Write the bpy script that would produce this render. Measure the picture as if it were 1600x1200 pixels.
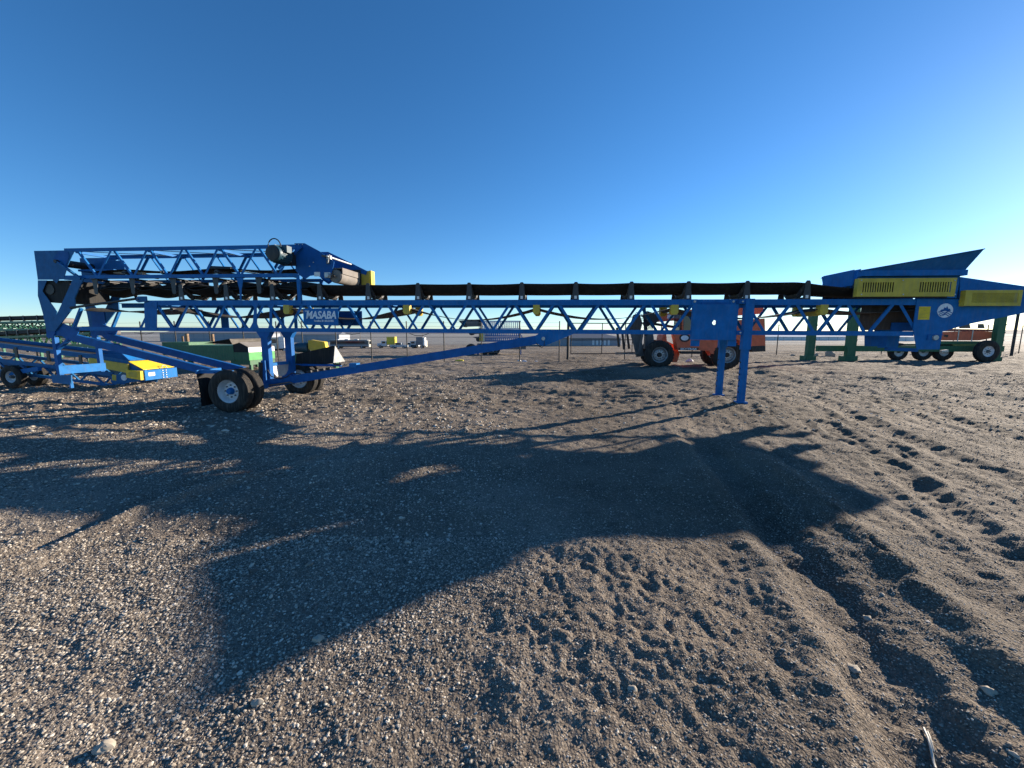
import bpy, math, random
import numpy as np
from mathutils import Vector, Matrix

random.seed(7)
rng = np.random.default_rng(11)
scene = bpy.context.scene
for o in list(bpy.data.objects):
    bpy.data.objects.remove(o)
col = scene.collection

# ------------------------------------------------------------------ camera, sky, sun, exposure
FPX, PITCH, CAMH = 601.0, math.radians(7.5), 1.8        # focal length in 1600-px units, tilt, eye height
cam_d = bpy.data.cameras.new('camera')
cam = bpy.data.objects.new('camera', cam_d)
col.objects.link(cam)
cam.location = (0, 0, CAMH)
cam.rotation_euler = (math.radians(90) - PITCH, 0, 0)
cam_d.sensor_width = 36
cam_d.lens = FPX / 1600 * 36
cam_d.clip_start = 0.05
cam_d.clip_end = 20000
scene.camera = cam

SUN_AZ, SUN_EL = math.radians(59.5), math.radians(15.0)   # azimuth clockwise from +Y
world = bpy.data.worlds.new('World')
scene.world = world
world.use_nodes = True
wn, wl = world.node_tree.nodes, world.node_tree.links
wn.clear()
sky = wn.new('ShaderNodeTexSky')
sky.sky_type = 'NISHITA'
sky.sun_disc = False
sky.sun_elevation = SUN_EL
sky.sun_rotation = SUN_AZ
sky.altitude = 1600
sky.air_density = 1.0
sky.dust_density = 0.3
sky.ozone_density = 4.2
bg = wn.new('ShaderNodeBackground')
bg.inputs['Strength'].default_value = 0.084
wo = wn.new('ShaderNodeOutputWorld')
hs_ = wn.new('ShaderNodeHueSaturation')
hs_.inputs['Saturation'].default_value = 1.15
wl.new(sky.outputs[0], hs_.inputs['Color'])
wl.new(hs_.outputs[0], bg.inputs['Color'])
wl.new(bg.outputs[0], wo.inputs['Surface'])

sd = bpy.data.lights.new('sun', 'SUN')
sd.energy = 5.0
sd.angle = math.radians(0.55)
sd.color = (1.0, 0.87, 0.71)
sun = bpy.data.objects.new('sun', sd)
col.objects.link(sun)
sdir = Vector((math.sin(SUN_AZ) * math.cos(SUN_EL), math.cos(SUN_AZ) * math.cos(SUN_EL), math.sin(SUN_EL)))
sun.rotation_euler = sdir.to_track_quat('Z', 'Y').to_euler()
sun.location = sdir * 60
scene.view_settings.view_transform = 'Standard'
scene.view_settings.look = 'None'
scene.view_settings.exposure = 1.2
scene.view_settings.gamma = 1.0

# ------------------------------------------------------------------ measuring helpers
def cam_ray(px, py):
    u, v = (px - 800) / FPX, (600 - py) / FPX
    c, s = math.cos(PITCH), math.sin(PITCH)
    return Vector((u, c + v * s, -s + v * c))

def gp(px, py, z=0.0):
    d = cam_ray(px, py)
    t = (z - CAMH) / d.z
    return d.x * t, d.y * t

class Frame:
    """a machine's own axes: x along it, y into its depth, z up"""
    def __init__(s, origin, yaw, tilt=0.0):
        s.o = Vector(origin)
        s.rot = (0, tilt, -yaw)
        m = Matrix.Rotation(-yaw, 3, 'Z') @ Matrix.Rotation(tilt, 3, 'Y')
        s.m = m
        s.ex, s.ey, s.ez = m.col[0].copy(), m.col[1].copy(), m.col[2].copy()
    def P(s, px, py, c=0.0):
        d = cam_ray(px, py)
        o = Vector((0, 0, CAMH)) - s.o
        t = (c - o.dot(s.ey)) / d.dot(s.ey)
        p = o + d * t
        return Vector((p.dot(s.ex), c, p.dot(s.ez)))
    def W(s, p):
        return s.o + s.m @ Vector(p)

# ------------------------------------------------------------------ mesh helpers
class MB:
    def __init__(s):
        s.v, s.f, s.sm = [], [], []
    def add(s, vs, fs, smooth=False):
        b = len(s.v)
        s.v += [tuple(p) for p in vs]
        s.f += [tuple(i + b for i in f) for f in fs]
        s.sm += [smooth] * len(fs)
        return s
    def box(s, x0, x1, y0, y1, z0, z1):
        vs = [(x, y, z) for x in (x0, x1) for y in (y0, y1) for z in (z0, z1)]
        return s.add(vs, [(0, 1, 3, 2), (4, 6, 7, 5), (0, 4, 5, 1), (2, 3, 7, 6), (0, 2, 6, 4), (1, 5, 7, 3)])
    def bar(s, p, q, w, h, up=(0, 0, 1)):
        """rectangular bar p->q; h measured along 'up', w across"""
        p, q, up = Vector(p), Vector(q), Vector(up)
        d = (q - p).normalized()
        side = d.cross(up).normalized()
        u = side.cross(d).normalized()
        vs = []
        for e in (p, q):
            for a, b in ((-1, -1), (1, -1), (1, 1), (-1, 1)):
                vs.append(e + side * (a * w / 2) + u * (b * h / 2))
        return s.add(vs, [(3, 2, 1, 0), (4, 5, 6, 7), (0, 1, 5, 4), (1, 2, 6, 5), (2, 3, 7, 6), (3, 0, 4, 7)])
    def tube(s, p, q, r0, r1=None, n=12):
        p, q = Vector(p), Vector(q)
        r1 = r0 if r1 is None else r1
        d = (q - p).normalized()
        a = d.orthogonal().normalized()
        b = d.cross(a)
        ring = []
        for e, r in ((p, r0), (q, r1)):
            for i in range(n):
                t = 2 * math.pi * i / n
                ring.append(e + (a * math.cos(t) + b * math.sin(t)) * r)
        s.add(ring, [(i, (i + 1) % n, n + (i + 1) % n, n + i) for i in range(n)], True)
        s.add(ring[:n], [tuple(range(n - 1, -1, -1))])
        s.add(ring[n:], [tuple(range(n))])
        return s
    def path(s, pts, r, n=8):
        pts = [Vector(p) for p in pts]
        vs, fs = [], []
        for k, p in enumerate(pts):
            d = (pts[min(k + 1, len(pts) - 1)] - pts[max(k - 1, 0)]).normalized()
            ref = Vector((0, 0, 1)) if abs(d.z) < .9 else Vector((1, 0, 0))
            a = d.cross(ref).normalized()
            b = d.cross(a)
            for i in range(n):
                t = 2 * math.pi * i / n
                vs.append(p + (a * math.cos(t) + b * math.sin(t)) * r)
        for k in range(len(pts) - 1):
            for i in range(n):
                fs.append((k * n + i, k * n + (i + 1) % n, (k + 1) * n + (i + 1) % n, (k + 1) * n + i))
        return s.add(vs, fs, True)
    def prism(s, pts, off):
        pts = [Vector(p) for p in pts]
        off = Vector(off)
        n = len(pts)
        nrm = Vector((0, 0, 0))
        for i in range(n):
            nrm += pts[i].cross(pts[(i + 1) % n])
        if nrm.dot(off) > 0:
            pts.reverse()
        vs = pts + [p + off for p in pts]
        fs = [tuple(range(n)), tuple(range(2 * n - 1, n - 1, -1))]
        fs += [(i, n + i, n + (i + 1) % n, (i + 1) % n) for i in range(n)]
        return s.add(vs, fs)
    def lathe(s, prof, origin, axis, n=32, close=False):
        """prof: list of (radius, distance along axis)"""
        o, d = Vector(origin), Vector(axis).normalized()
        a = d.orthogonal().normalized()
        b = d.cross(a)
        vs, fs = [], []
        m = len(prof)
        for i in range(n):
            t = 2 * math.pi * i / n
            e = a * math.cos(t) + b * math.sin(t)
            for r, h in prof:
                vs.append(o + e * r + d * h)
        for i in range(n):
            j = (i + 1) % n
            for k in range(m if close else m - 1):
                l = (k + 1) % m
                fs.append((i * m + k, j * m + k, j * m + l, i * m + l))
        return s.add(vs, fs, True)
    def grid(s, rows, smooth=True):
        m = len(rows[0])
        vs = [p for r in rows for p in r]
        fs = [(i * m + j, i * m + j + 1, (i + 1) * m + j + 1, (i + 1) * m + j) for i in range(len(rows) - 1) for j in range(m - 1)]
        return s.add(vs, fs, smooth)
    def mesh(s, name, mat):
        me = bpy.data.meshes.new(name)
        me.from_pydata(s.v, [], s.f)
        me.polygons.foreach_set('use_smooth', s.sm)
        me.materials.append(mat)
        me.update()
        return me
    def build(s, name, mat, parent=None, loc=None, edge=True):
        me = s.mesh(name, mat)
        if any(s.sm) and edge:
            try:
                me.set_sharp_from_angle(angle=math.radians(40))
            except Exception:
                pass
        o = bpy.data.objects.new(name, me)
        col.objects.link(o)
        if parent:
            o.parent = parent
        if loc is not None:
            o.location = loc
        return o

def empty(name, loc=(0, 0, 0), rot=(0, 0, 0), label=None, cat=None, group=None):
    o = bpy.data.objects.new(name, None)
    o.empty_display_size = .2
    col.objects.link(o)
    o.location, o.rotation_euler = loc, rot
    if label:
        tag(o, label, cat, group)
    return o

def tag(o, label, cat, group=None, kind=None):
    o['label'] = label
    o['category'] = cat
    if group:
        o['group'] = group
    if kind:
        o['kind'] = kind
    return o

def inst(src, parent=None, loc=None, rot=None):
    c = src.copy()
    col.objects.link(c)
    c.parent = parent
    if loc is not None:
        c.location = loc
    if rot is not None:
        c.rotation_euler = rot
    return c

def copy_tree(src, parent=None, loc=None, rot=None):
    c = inst(src, parent, loc, rot)
    for ch in list(src.children):
        copy_tree(ch, c)
    return c

# ------------------------------------------------------------------ materials
def nodes_of(name):
    m = bpy.data.materials.new(name)
    m.use_nodes = True
    nt = m.node_tree
    nt.nodes.clear()
    out = nt.nodes.new('ShaderNodeOutputMaterial')
    b = nt.nodes.new('ShaderNodeBsdfPrincipled')
    nt.links.new(b.outputs[0], out.inputs['Surface'])
    return m, nt, b

def ramp(nt, pts):
    r = nt.nodes.new('ShaderNodeValToRGB')
    e = r.color_ramp.elements
    while len(e) < len(pts):
        e.new(.5)
    for k, (p, c) in zip(e, pts):
        k.position = p
        k.color = (*c, 1) if len(c) == 3 else c
    return r

def paint(name, rgb, rough=.42, dust=.35, metal=0.0, scale=5.0, dustc=(.30, .25, .19), spec=.45):
    """sprayed machine paint with uneven tone, fine grime and road dust"""
    m, nt, b = nodes_of(name)
    N, K = nt.nodes, nt.links
    tc = N.new('ShaderNodeTexCoord')
    n1 = N.new('ShaderNodeTexNoise')
    n1.inputs['Scale'].default_value = scale
    n1.inputs['Detail'].default_value = 7
    n1.inputs['Roughness'].default_value = .65
    K.new(tc.outputs['Object'], n1.inputs['Vector'])
    mp = N.new('ShaderNodeMapping')
    mp.inputs['Scale'].default_value = (9, 9, 1.2)
    K.new(tc.outputs['Object'], mp.inputs['Vector'])
    n2 = N.new('ShaderNodeTexNoise')
    n2.inputs['Scale'].default_value = 2.2
    n2.inputs['Detail'].default_value = 5
    K.new(mp.outputs[0], n2.inputs['Vector'])
    tone = ramp(nt, [(.3, tuple(c * .78 for c in rgb)), (.7, tuple(min(1, c * 1.16) for c in rgb))])
    K.new(n1.outputs['Fac'], tone.inputs[0])
    dm = ramp(nt, [(.48, (0, 0, 0)), (.78, (dust, dust, dust))])
    K.new(n2.outputs['Fac'], dm.inputs[0])
    mx = N.new('ShaderNodeMix')
    mx.data_type = 'RGBA'
    K.new(dm.outputs[0], mx.inputs['Factor'])
    K.new(tone.outputs[0], mx.inputs['A'])
    mx.inputs['B'].default_value = (*dustc, 1)
    K.new(mx.outputs['Result'], b.inputs['Base Color'])
    rr = N.new('ShaderNodeMapRange')
    rr.inputs['To Min'].default_value = max(.05, rough - .1)
    rr.inputs['To Max'].default_value = min(1, rough + .25)
    K.new(n2.outputs['Fac'], rr.inputs['Value'])
    K.new(rr.outputs[0], b.inputs['Roughness'])
    b.inputs['Metallic'].default_value = metal
    b.inputs['Specular IOR Level'].default_value = spec
    bp = N.new('ShaderNodeBump')
    bp.inputs['Strength'].default_value = .12
    bp.inputs['Distance'].default_value = .01
    K.new(n1.outputs['Fac'], bp.inputs['Height'])
    K.new(bp.outputs[0], b.inputs['Normal'])
    return m

M = {}
M['blue'] = paint('blue_paint', (.011, .137, .385), .5, .12, spec=.12)
M['blue_d'] = paint('deep_blue_paint', (.009, .10, .32), .5, .04, spec=.12)
M['blue_dust'] = paint('dusty_blue_paint', (.018, .125, .30), .55, .1, spec=.15)
M['yellow'] = paint('yellow_guard_paint', (.55, .40, .04), .5, .3)
M['yellow2'] = paint('bright_yellow_paint', (.75, .52, .02), .5, .15)
M['black'] = paint('black_steel', (.016, .016, .018), .5, .15)
M['idler'] = paint('idler_steel', (.035, .038, .045), .5, .3)
M['rubber'] = paint('belt_rubber', (.018, .018, .019), .7, .12, spec=.25)
M['belt_dusty'] = paint('dusty_belt_rubber', (.05, .046, .043), .75, .3, spec=.25)
M['tyre'] = paint('tyre_rubber', (.022, .021, .02), .75, .45, spec=.3, dustc=(.16, .13, .1))
M['rim'] = paint('white_rim', (.62, .63, .64), .4, .2)
M['chrome'] = paint('bright_rod', (.72, .72, .74), .22, .05, metal=.9)
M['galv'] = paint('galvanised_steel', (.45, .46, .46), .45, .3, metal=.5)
M['lagging'] = paint('pulley_lagging', (.20, .18, .16), .8, .3)
M['teal'] = paint('teal_motor_paint', (.012, .06, .09), .4, .12)
M['green'] = paint('dark_green_paint', (.025, .125, .055), .5, .25)
M['green2'] = paint('leaf_green_paint', (.05, .30, .07), .5, .2)
M['orange'] = paint('orange_paint', (.70, .14, .06), .5, .12)
M['green3'] = paint('sea_green_paint', (.05, .19, .12), .5, .2)
M['cream'] = paint('cream_paint', (.62, .58, .47), .5, .2)
M['white'] = paint('white_paint', (.74, .74, .73), .45, .15)
M['grey'] = paint('grey_metal_siding', (.30, .32, .35), .6, .2)
M['roofgrey'] = paint('grey_roof_sheet', (.16, .17, .19), .6, .2)
M['red'] = paint('dull_red_paint', (.28, .05, .035), .5, .3)
M['silver'] = paint('silver_paint', (.42, .44, .46), .35, .15, metal=.3)
M['wood'] = paint('weathered_wood', (.26, .17, .10), .85, .3)
M['darkgrey'] = paint('dark_grey_steel', (.10, .10, .10), .6, .4)
M['hill'] = paint('far_dry_hills', (.20, .20, .20), .95, .4, scale=.01, spec=.05)
M['rock'] = paint('pale_stone', (.40, .35, .28), .9, .3, scale=9, spec=.2)
M['lettering'] = paint('white_lettering', (.72, .76, .82), .5, .05)
M['fadedyel'] = paint('yellow_plastic', (.68, .55, .05), .6, .3)
M['rust'] = paint('rusty_brown_panel', (.07, .05, .042), .7, .25)

def glass_mat():
    m, nt, b = nodes_of('window_glass')
    b.inputs['Base Color'].default_value = (.02, .025, .03, 1)
    b.inputs['Roughness'].default_value = .08
    b.inputs['Specular IOR Level'].default_value = .8
    return m
M['glass'] = glass_mat()

def ground_mat():
    m, nt, b = nodes_of('gravel_dirt')
    N, K = nt.nodes, nt.links
    geo = N.new('ShaderNodeNewGeometry')
    pos = geo.outputs['Position']
    def noise(scale, detail=6, rough=.6):
        n = N.new('ShaderNodeTexNoise')
        n.inputs['Scale'].default_value = scale
        n.inputs['Detail'].default_value = detail
        n.inputs['Roughness'].default_value = rough
        K.new(pos, n.inputs['Vector'])
        return n
    def voro(scale, feature='F1'):
        v = N.new('ShaderNodeTexVoronoi')
        v.feature = feature
        v.inputs['Scale'].default_value = scale
        K.new(pos, v.inputs['Vector'])
        return v
    def mix(f, a, c, mode='MIX'):
        x = N.new('ShaderNodeMix')
        x.data_type = 'RGBA'
        x.blend_type = mode
        for k, val in (('Factor', f), ('A', a), ('B', c)):
            if hasattr(val, 'links'):
                K.new(val, x.inputs[k])
            elif isinstance(val, tuple):
                x.inputs[k].default_value = (*val, 1)
            else:
                x.inputs[k].default_value = val
        return x.outputs['Result']
    big = noise(.45, 5)
    soil = ramp(nt, [(.32, (.105, .084, .064)), (.5, (.185, .15, .117)), (.68, (.29, .24, .19))])
    K.new(big.outputs['Fac'], soil.inputs[0])
    fine = noise(55, 4, .7)
    ft = ramp(nt, [(.3, (.55, .55, .55)), (.7, (1.35, 1.35, 1.35))])
    K.new(fine.outputs['Fac'], ft.inputs[0])
    c = mix(.8, soil.outputs[0], ft.outputs[0], 'MULTIPLY')
    # little stones bedded in the soil: each cell has a tone of its own
    v1 = voro(75)
    st = ramp(nt, [(0, (.08, .066, .054)), (.4, (.215, .18, .143)), (.75, (.37, .318, .255)), (1, (.60, .535, .445))])
    sep = N.new('ShaderNodeSeparateColor')
    K.new(v1.outputs['Color'], sep.inputs[0])
    K.new(sep.outputs[0], st.inputs[0])
    dm = ramp(nt, [(.25, (1, 1, 1)), (.5, (0, 0, 0))])
    K.new(v1.outputs['Distance'], dm.inputs[0])
    gm = noise(1.3, 4)
    gr = ramp(nt, [(.35, (.45, .45, .45)), (.6, (1, 1, 1))])
    K.new(gm.outputs['Fac'], gr.inputs[0])
    f1 = mix(1.0, dm.outputs[0], gr.outputs[0], 'MULTIPLY')
    c = mix(f1, c, st.outputs[0])
    sx = N.new('ShaderNodeSeparateXYZ')
    K.new(pos, sx.inputs[0])
    # darker bare dirt on the right of the yard, pale gravel dressing on the left
    edge = N.new('ShaderNodeMath')
    edge.operation = 'MULTIPLY_ADD'
    edge.inputs[1].default_value = 5.0
    K.new(gm.outputs['Fac'], edge.inputs[0])
    K.new(sx.outputs['X'], edge.inputs[2])
    dirt = N.new('ShaderNodeMapRange')
    dirt.inputs['From Min'].default_value = 2.2
    dirt.inputs['From Max'].default_value = 4.6
    dirt.inputs['To Max'].default_value = .8
    K.new(edge.outputs[0], dirt.inputs['Value'])
    c = mix(dirt.outputs[0], c, mix(1.0, c, (.70, .67, .63), 'MULTIPLY'))
    # fields beyond the yard
    far = N.new('ShaderNodeMapRange')
    far.inputs['From Min'].default_value = 150
    far.inputs['From Max'].default_value = 185
    K.new(sx.outputs['Y'], far.inputs['Value'])
    mp = N.new('ShaderNodeMapping')
    mp.inputs['Scale'].default_value = (.0012, .006, 1)
    K.new(pos, mp.inputs['Vector'])
    fv = N.new('ShaderNodeTexVoronoi')
    fv.inputs['Scale'].default_value = 1.0
    K.new(mp.outputs[0], fv.inputs['Vector'])
    s2 = N.new('ShaderNodeSeparateColor')
    K.new(fv.outputs['Color'], s2.inputs[0])
    fc = ramp(nt, [(0, (.16, .155, .14)), (.5, (.25, .24, .22)), (1, (.34, .33, .31))])
    K.new(s2.outputs[0], fc.inputs[0])
    c = mix(far.outputs[0], c, fc.outputs[0])
    K.new(c, b.inputs['Base Color'])
    b.inputs['Roughness'].default_value = .93
    b.inputs['Specular IOR Level'].default_value = .2
    # relief
    def bump(h, dist, strength, prev=None):
        bp = N.new('ShaderNodeBump')
        bp.inputs['Distance'].default_value = dist
        bp.inputs['Strength'].default_value = strength
        K.new(h, bp.inputs['Height'])
        if prev:
            K.new(prev, bp.inputs['Normal'])
        return bp.outputs[0]
    inv = N.new('ShaderNodeMath')
    inv.operation = 'MULTIPLY_ADD'
    inv.inputs[1].default_value = -1
    inv.inputs[2].default_value = 1
    K.new(v1.outputs['Distance'], inv.inputs[0])
    v2 = voro(28)
    inv2 = N.new('ShaderNodeMath')
    inv2.operation = 'MULTIPLY_ADD'
    inv2.inputs[1].default_value = -1
    inv2.inputs[2].default_value = 1
    K.new(v2.outputs['Distance'], inv2.inputs[0])
    clod = noise(3.2, 8, .68)
    nb = bump(clod.outputs['Fac'], .09, .75)
    nb = bump(inv2.outputs[0], .012, .7, nb)
    nb = bump(inv.outputs[0], .008, .8, nb)
    nb = bump(fine.outputs['Fac'], .006, .6, nb)
    K.new(nb, b.inputs['Normal'])
    return m
M['ground'] = ground_mat()

def pebble_mat():
    m, nt, b = nodes_of('pebbles')
    N, K = nt.nodes, nt.links
    oi = N.new('ShaderNodeObjectInfo')
    r = ramp(nt, [(0, (.08, .066, .055)), (.3, (.20, .168, .134)), (.6, (.335, .287, .227)), (.88, (.50, .44, .355)), (1, (.63, .57, .48))])
    K.new(oi.outputs['Random'], r.inputs[0])
    K.new(r.outputs[0], b.inputs['Base Color'])
    b.inputs['Roughness'].default_value = .85
    b.inputs['Specular IOR Level'].default_value = .3
    return m
M['pebble'] = pebble_mat()

# ------------------------------------------------------------------ terrain
def vnoise(x, y, seed=0):
    xi, yi = np.floor(x).astype(np.int64), np.floor(y).astype(np.int64)
    xf, yf = x - xi, y - yi
    u, v = xf * xf * xf * (xf * (xf * 6 - 15) + 10), yf * yf * yf * (yf * (yf * 6 - 15) + 10)
    def h(a, b):
        n = (a * 374761393 + b * 668265263 + seed * 974634777) & 0xffffffff
        n = ((n ^ (n >> 13)) * 1274126177) & 0xffffffff
        n = n ^ (n >> 16)
        return (n & 0xffff) / 32767.5 - 1.0
    a, b2, c, d = h(xi, yi), h(xi + 1, yi), h(xi, yi + 1), h(xi + 1, yi + 1)
    return (a * (1 - u) + b2 * u) * (1 - v) + (c * (1 - u) + d * u) * v

def sstep(a, b, x):
    t = np.clip((x - a) / (b - a), 0, 1)
    return t * t * (3 - 2 * t)

def gauss(x, y, cx, cy, rx, ry):
    return np.exp(-(((x - cx) / rx) ** 2 + ((y - cy) / ry) ** 2))

def dist_poly(x, y, pts):
    """signed distance across a polyline (positive to its right) and distance"""
    best = np.full_like(x, 1e9)
    sign = np.zeros_like(x)
    along = np.zeros_like(x)
    acc = 0.0
    for (ax, ay), (bx, by) in zip(pts[:-1], pts[1:]):
        dx, dy = bx - ax, by - ay
        L = math.hypot(dx, dy)
        t = np.clip(((x - ax) * dx + (y - ay) * dy) / (L * L), 0, 1)
        px, py = x - (ax + t * dx), y - (ay + t * dy)
        d = np.hypot(px, py)
        k = d < best
        best = np.where(k, d, best)
        sign = np.where(k, dx * (y - ay) - dy * (x - ax), sign)
        along = np.where(k, acc + t * L, along)
        acc += L
    return best, np.sign(sign), along

def base_h(x, y):
    x, y = np.asarray(x, float), np.asarray(y, float)
    z = .17 * gauss(x, y, 6.2, 9.6, 3.2, 2.4) - .05 * gauss(x, y, -6.4, 9.9, 2.5, 3.0)
    z = z + .10 * gauss(x, y, 9, 21, 7, 4)
    z = z - 2.4 * sstep(34, 86, y) - .6 * sstep(86, 135, y)
    z = z + .05 * vnoise(x / 4.2, y / 4.2, 3) * sstep(1, 4, y) * (1 - .7 * gauss(x, y, 0, 9, 14, 1.5))
    return z

RUT = [gp(*p) for p in ((1060, 672), (1100, 700), (1155, 755), (1215, 830), (1290, 930), (1380, 1045), (1470, 1190), (1530, 1330))]
RIDGE = [gp(*p) for p in ((1150, 700), (1230, 745), (1300, 800), (1420, 900), (1520, 990), (1660, 1110))]
RUT2 = [gp(*p) for p in ((1290, 665), (1400, 735), (1520, 830), (1700, 960))]
RUT3 = [gp(*p) for p in ((1240, 615), (1420, 690), (1700, 800))]
RUT4 = [gp(*p) for p in ((1290, 607), (1500, 660), (1750, 725))]
LEFTR = [gp(*p) for p in ((-160, 960), (0, 892), (150, 830), (300, 772), (430, 738), (600, 680))]
MOUND = gp(985, 985)
CLOD = gp(1010, 880)

def detail_h(x, y):
    x, y = np.asarray(x, float), np.asarray(y, float)
    near = 1 - sstep(14, 40, y)
    z = np.zeros_like(x)
    # ruts and ridges left by machines
    d, s, a = dist_poly(x, y, RUT)
    wob = d + .03 * vnoise(x / .35, y / .35, 67) + .015 * vnoise(x / .1, y / .1, 68)
    z += (-.085 * np.exp(-(wob / .2) ** 4) + .03 * np.exp(-((wob - .33) / .12) ** 2) * (s < 0)) * sstep(.1, 1.4, a)
    z += .012 * np.exp(-(d / .3) ** 4) * vnoise(x / .16, y / .11, 61)
    d, s, a = dist_poly(x, y, RIDGE)
    z += .075 * np.exp(-((d + .03 * vnoise(x / .25, y / .25, 69)) / .15) ** 2) * sstep(.1, 1.2, a)
    crack = np.exp(-((d - .02 - .045 * vnoise(a * 5, a * 0, 5) - .02 * vnoise(a * 17, a * 0, 6)) / .011) ** 2) * (s < 0) * sstep(2.1, 2.5, a) * (1 - sstep(3.4, 3.9, a)) * np.clip(.9 + .8 * vnoise(a * 4, a * 0 + 2, 7), 0, 1)
    z -= .035 * crack
    for R, dep, w, lug in ((RUT2, .04, .17, .2), (RUT3, .032, .22, .24), (RUT4, .026, .25, .27)):
        d, s, a = dist_poly(x, y, R)
        m = np.exp(-((d + .05 * vnoise(x / .5, y / .5, 64)) / w) ** 4) * (.92 + .08 * vnoise(a * .8, a * 0 + dep * 90, 65))
        z += -dep * m + dep * .5 * np.exp(-((d - w * 1.5) / (w * .5)) ** 2)
        z += .005 * m * np.sin(a * 2 * math.pi / lug + s * d * 9 + 1.5 * vnoise(a * 1.7, d * 4, 62)) + .011 * m * vnoise(x / .19, y / .13, 63) + .012 * np.exp(-(d / (3 * w)) ** 2) * vnoise(x / .1, y / .08, 66)
    # churned streaks running with the tracks on the right of the yard
    ux_, uy_ = RUT3[-1][0] - RUT3[0][0], RUT3[-1][1] - RUT3[0][1]
    ul = math.hypot(ux_, uy_)
    al, ac = (x * ux_ + y * uy_) / ul, (x * uy_ - y * ux_) / ul
    reg = sstep(1.8, 3.6, x) * sstep(2.2, 3.6, y) * (1 - sstep(9, 13, y))
    z += reg * (.012 * vnoise(ac / .16, al / 1.6, 71) + .008 * vnoise(ac / .07, al / .5, 72) + .014 * vnoise(ac / .45, al / 3.5, 73))
    d, s, a = dist_poly(x, y, LEFTR)
    z += .05 * np.exp(-((d + .06 * vnoise(x / .4, y / .4, 70)) / .12) ** 2) * (1 + .35 * vnoise(a * 3, a * 0 + 3, 8)) - .03 * np.exp(-((d - .2) / .12) ** 2) * (s > 0)
    # trodden heap in the right foreground
    m = gauss(x, y, MOUND[0], MOUND[1], 1.15, .85) + .6 * gauss(x, y, CLOD[0], CLOD[1], .9, .5)
    m = np.clip(m, 0, 1)
    z += .05 * m
    wx_, wy_ = x + .05 * vnoise(x / .2, y / .2, 23), y + .05 * vnoise(x / .2, y / .2, 24)
    f = vnoise(wx_ / .16, wy_ / .21, 21)
    z += m * (-.032 * np.clip(f - .3, 0, 1) + .012 * np.abs(vnoise(wx_ / .07, wy_ / .06, 22)) + .008 * vnoise(wx_ / .035, wy_ / .035, 26) + .014 * vnoise(wx_ / .33, wy_ / .25, 25))
    # overall lumps; the rolled strip in the middle stays smoother
    smooth = gauss(x, y, gp(620, 900)[0], gp(620, 900)[1], 1.3, 1.1)
    k = (1 - .75 * smooth)
    z += k * near * (.022 * vnoise(x / .75, y / .75, 31) + .013 * vnoise(x / .3, y / .3, 32))
    z += k * (.0085 * vnoise(x / .11, y / .11, 33) + .005 * vnoise(x / .045, y / .045, 34)) * (1 - sstep(9, 20, y))
    mid = sstep(7.5, 12, y) * (1 - sstep(40, 70, y))
    cl = np.clip(vnoise(x / .27, y / .2, 46) - .05, 0, 1)
    z += sstep(6, 10, y) * (1 - sstep(26, 45, y)) * (.04 * cl * (.4 + .6 * (vnoise(x / 3, y / 2, 47) > -.1)) + .02 * vnoise(x / .14, y / .12, 48))
    z += mid * (.055 * vnoise(x / 1.3, y / .8, 41) + .035 * vnoise(x / .5, y / .33, 42))
    z += sstep(10.5, 13, y) * .12 * np.clip(vnoise(x / 2.2, y / 1.1, 44), 0, 1) * sstep(-1.5, 1.5, x) * (1 - sstep(17, 19.5, y))
    z += .22 * gauss(x, y, 5.6, 17.2, 2.2, 1.0)
    z += sstep(34, 60, y) * .12 * vnoise(x / 6, y / 4, 45) * (1 - sstep(140, 170, y))
    return z

def height(x, y):
    return base_h(x, y) + detail_h(x, y)

def hgt(x, y):
    return float(height(np.array([x]), np.array([y]))[0])

def build_ground():
    ys = list(np.arange(-5, .8, .07))
    y = .8
    while y < 40:
        ys.append(y)
        y += .0066 * y + .001
    while y < 6000:
        ys.append(y)
        y += .035 * y
    ys = np.array(ys)
    s = np.linspace(-1.75, 1.75, 860)
    w = np.maximum(ys, .8) + 1.0
    X = w[:, None] * s[None, :]
    Y = np.repeat(ys[:, None], len(s), 1)
    Z = height(X, Y)
    n, m = Y.shape
    me = bpy.data.meshes.new('ground')
    me.vertices.add(n * m)
    me.vertices.foreach_set('co', np.stack([X, Y, Z], -1).astype(np.float32).ravel())
    i, j = np.meshgrid(np.arange(n - 1), np.arange(m - 1), indexing='ij')
    q = np.stack([i * m + j, i * m + j + 1, (i + 1) * m + j + 1, (i + 1) * m + j], -1).reshape(-1, 4).astype(np.int32)
    me.loops.add(q.size)
    me.loops.foreach_set('vertex_index', q.ravel())
    me.polygons.add(len(q))
    me.polygons.foreach_set('loop_start', np.arange(0, q.size, 4, dtype=np.int32))
    me.polygons.foreach_set('use_smooth', np.ones(len(q), bool))
    me.update(calc_edges=True)
    me.materials.append(M['ground'])
    o = bpy.data.objects.new('ground', me)
    col.objects.link(o)
    o['kind'] = 'structure'
    return o
build_ground()

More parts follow.
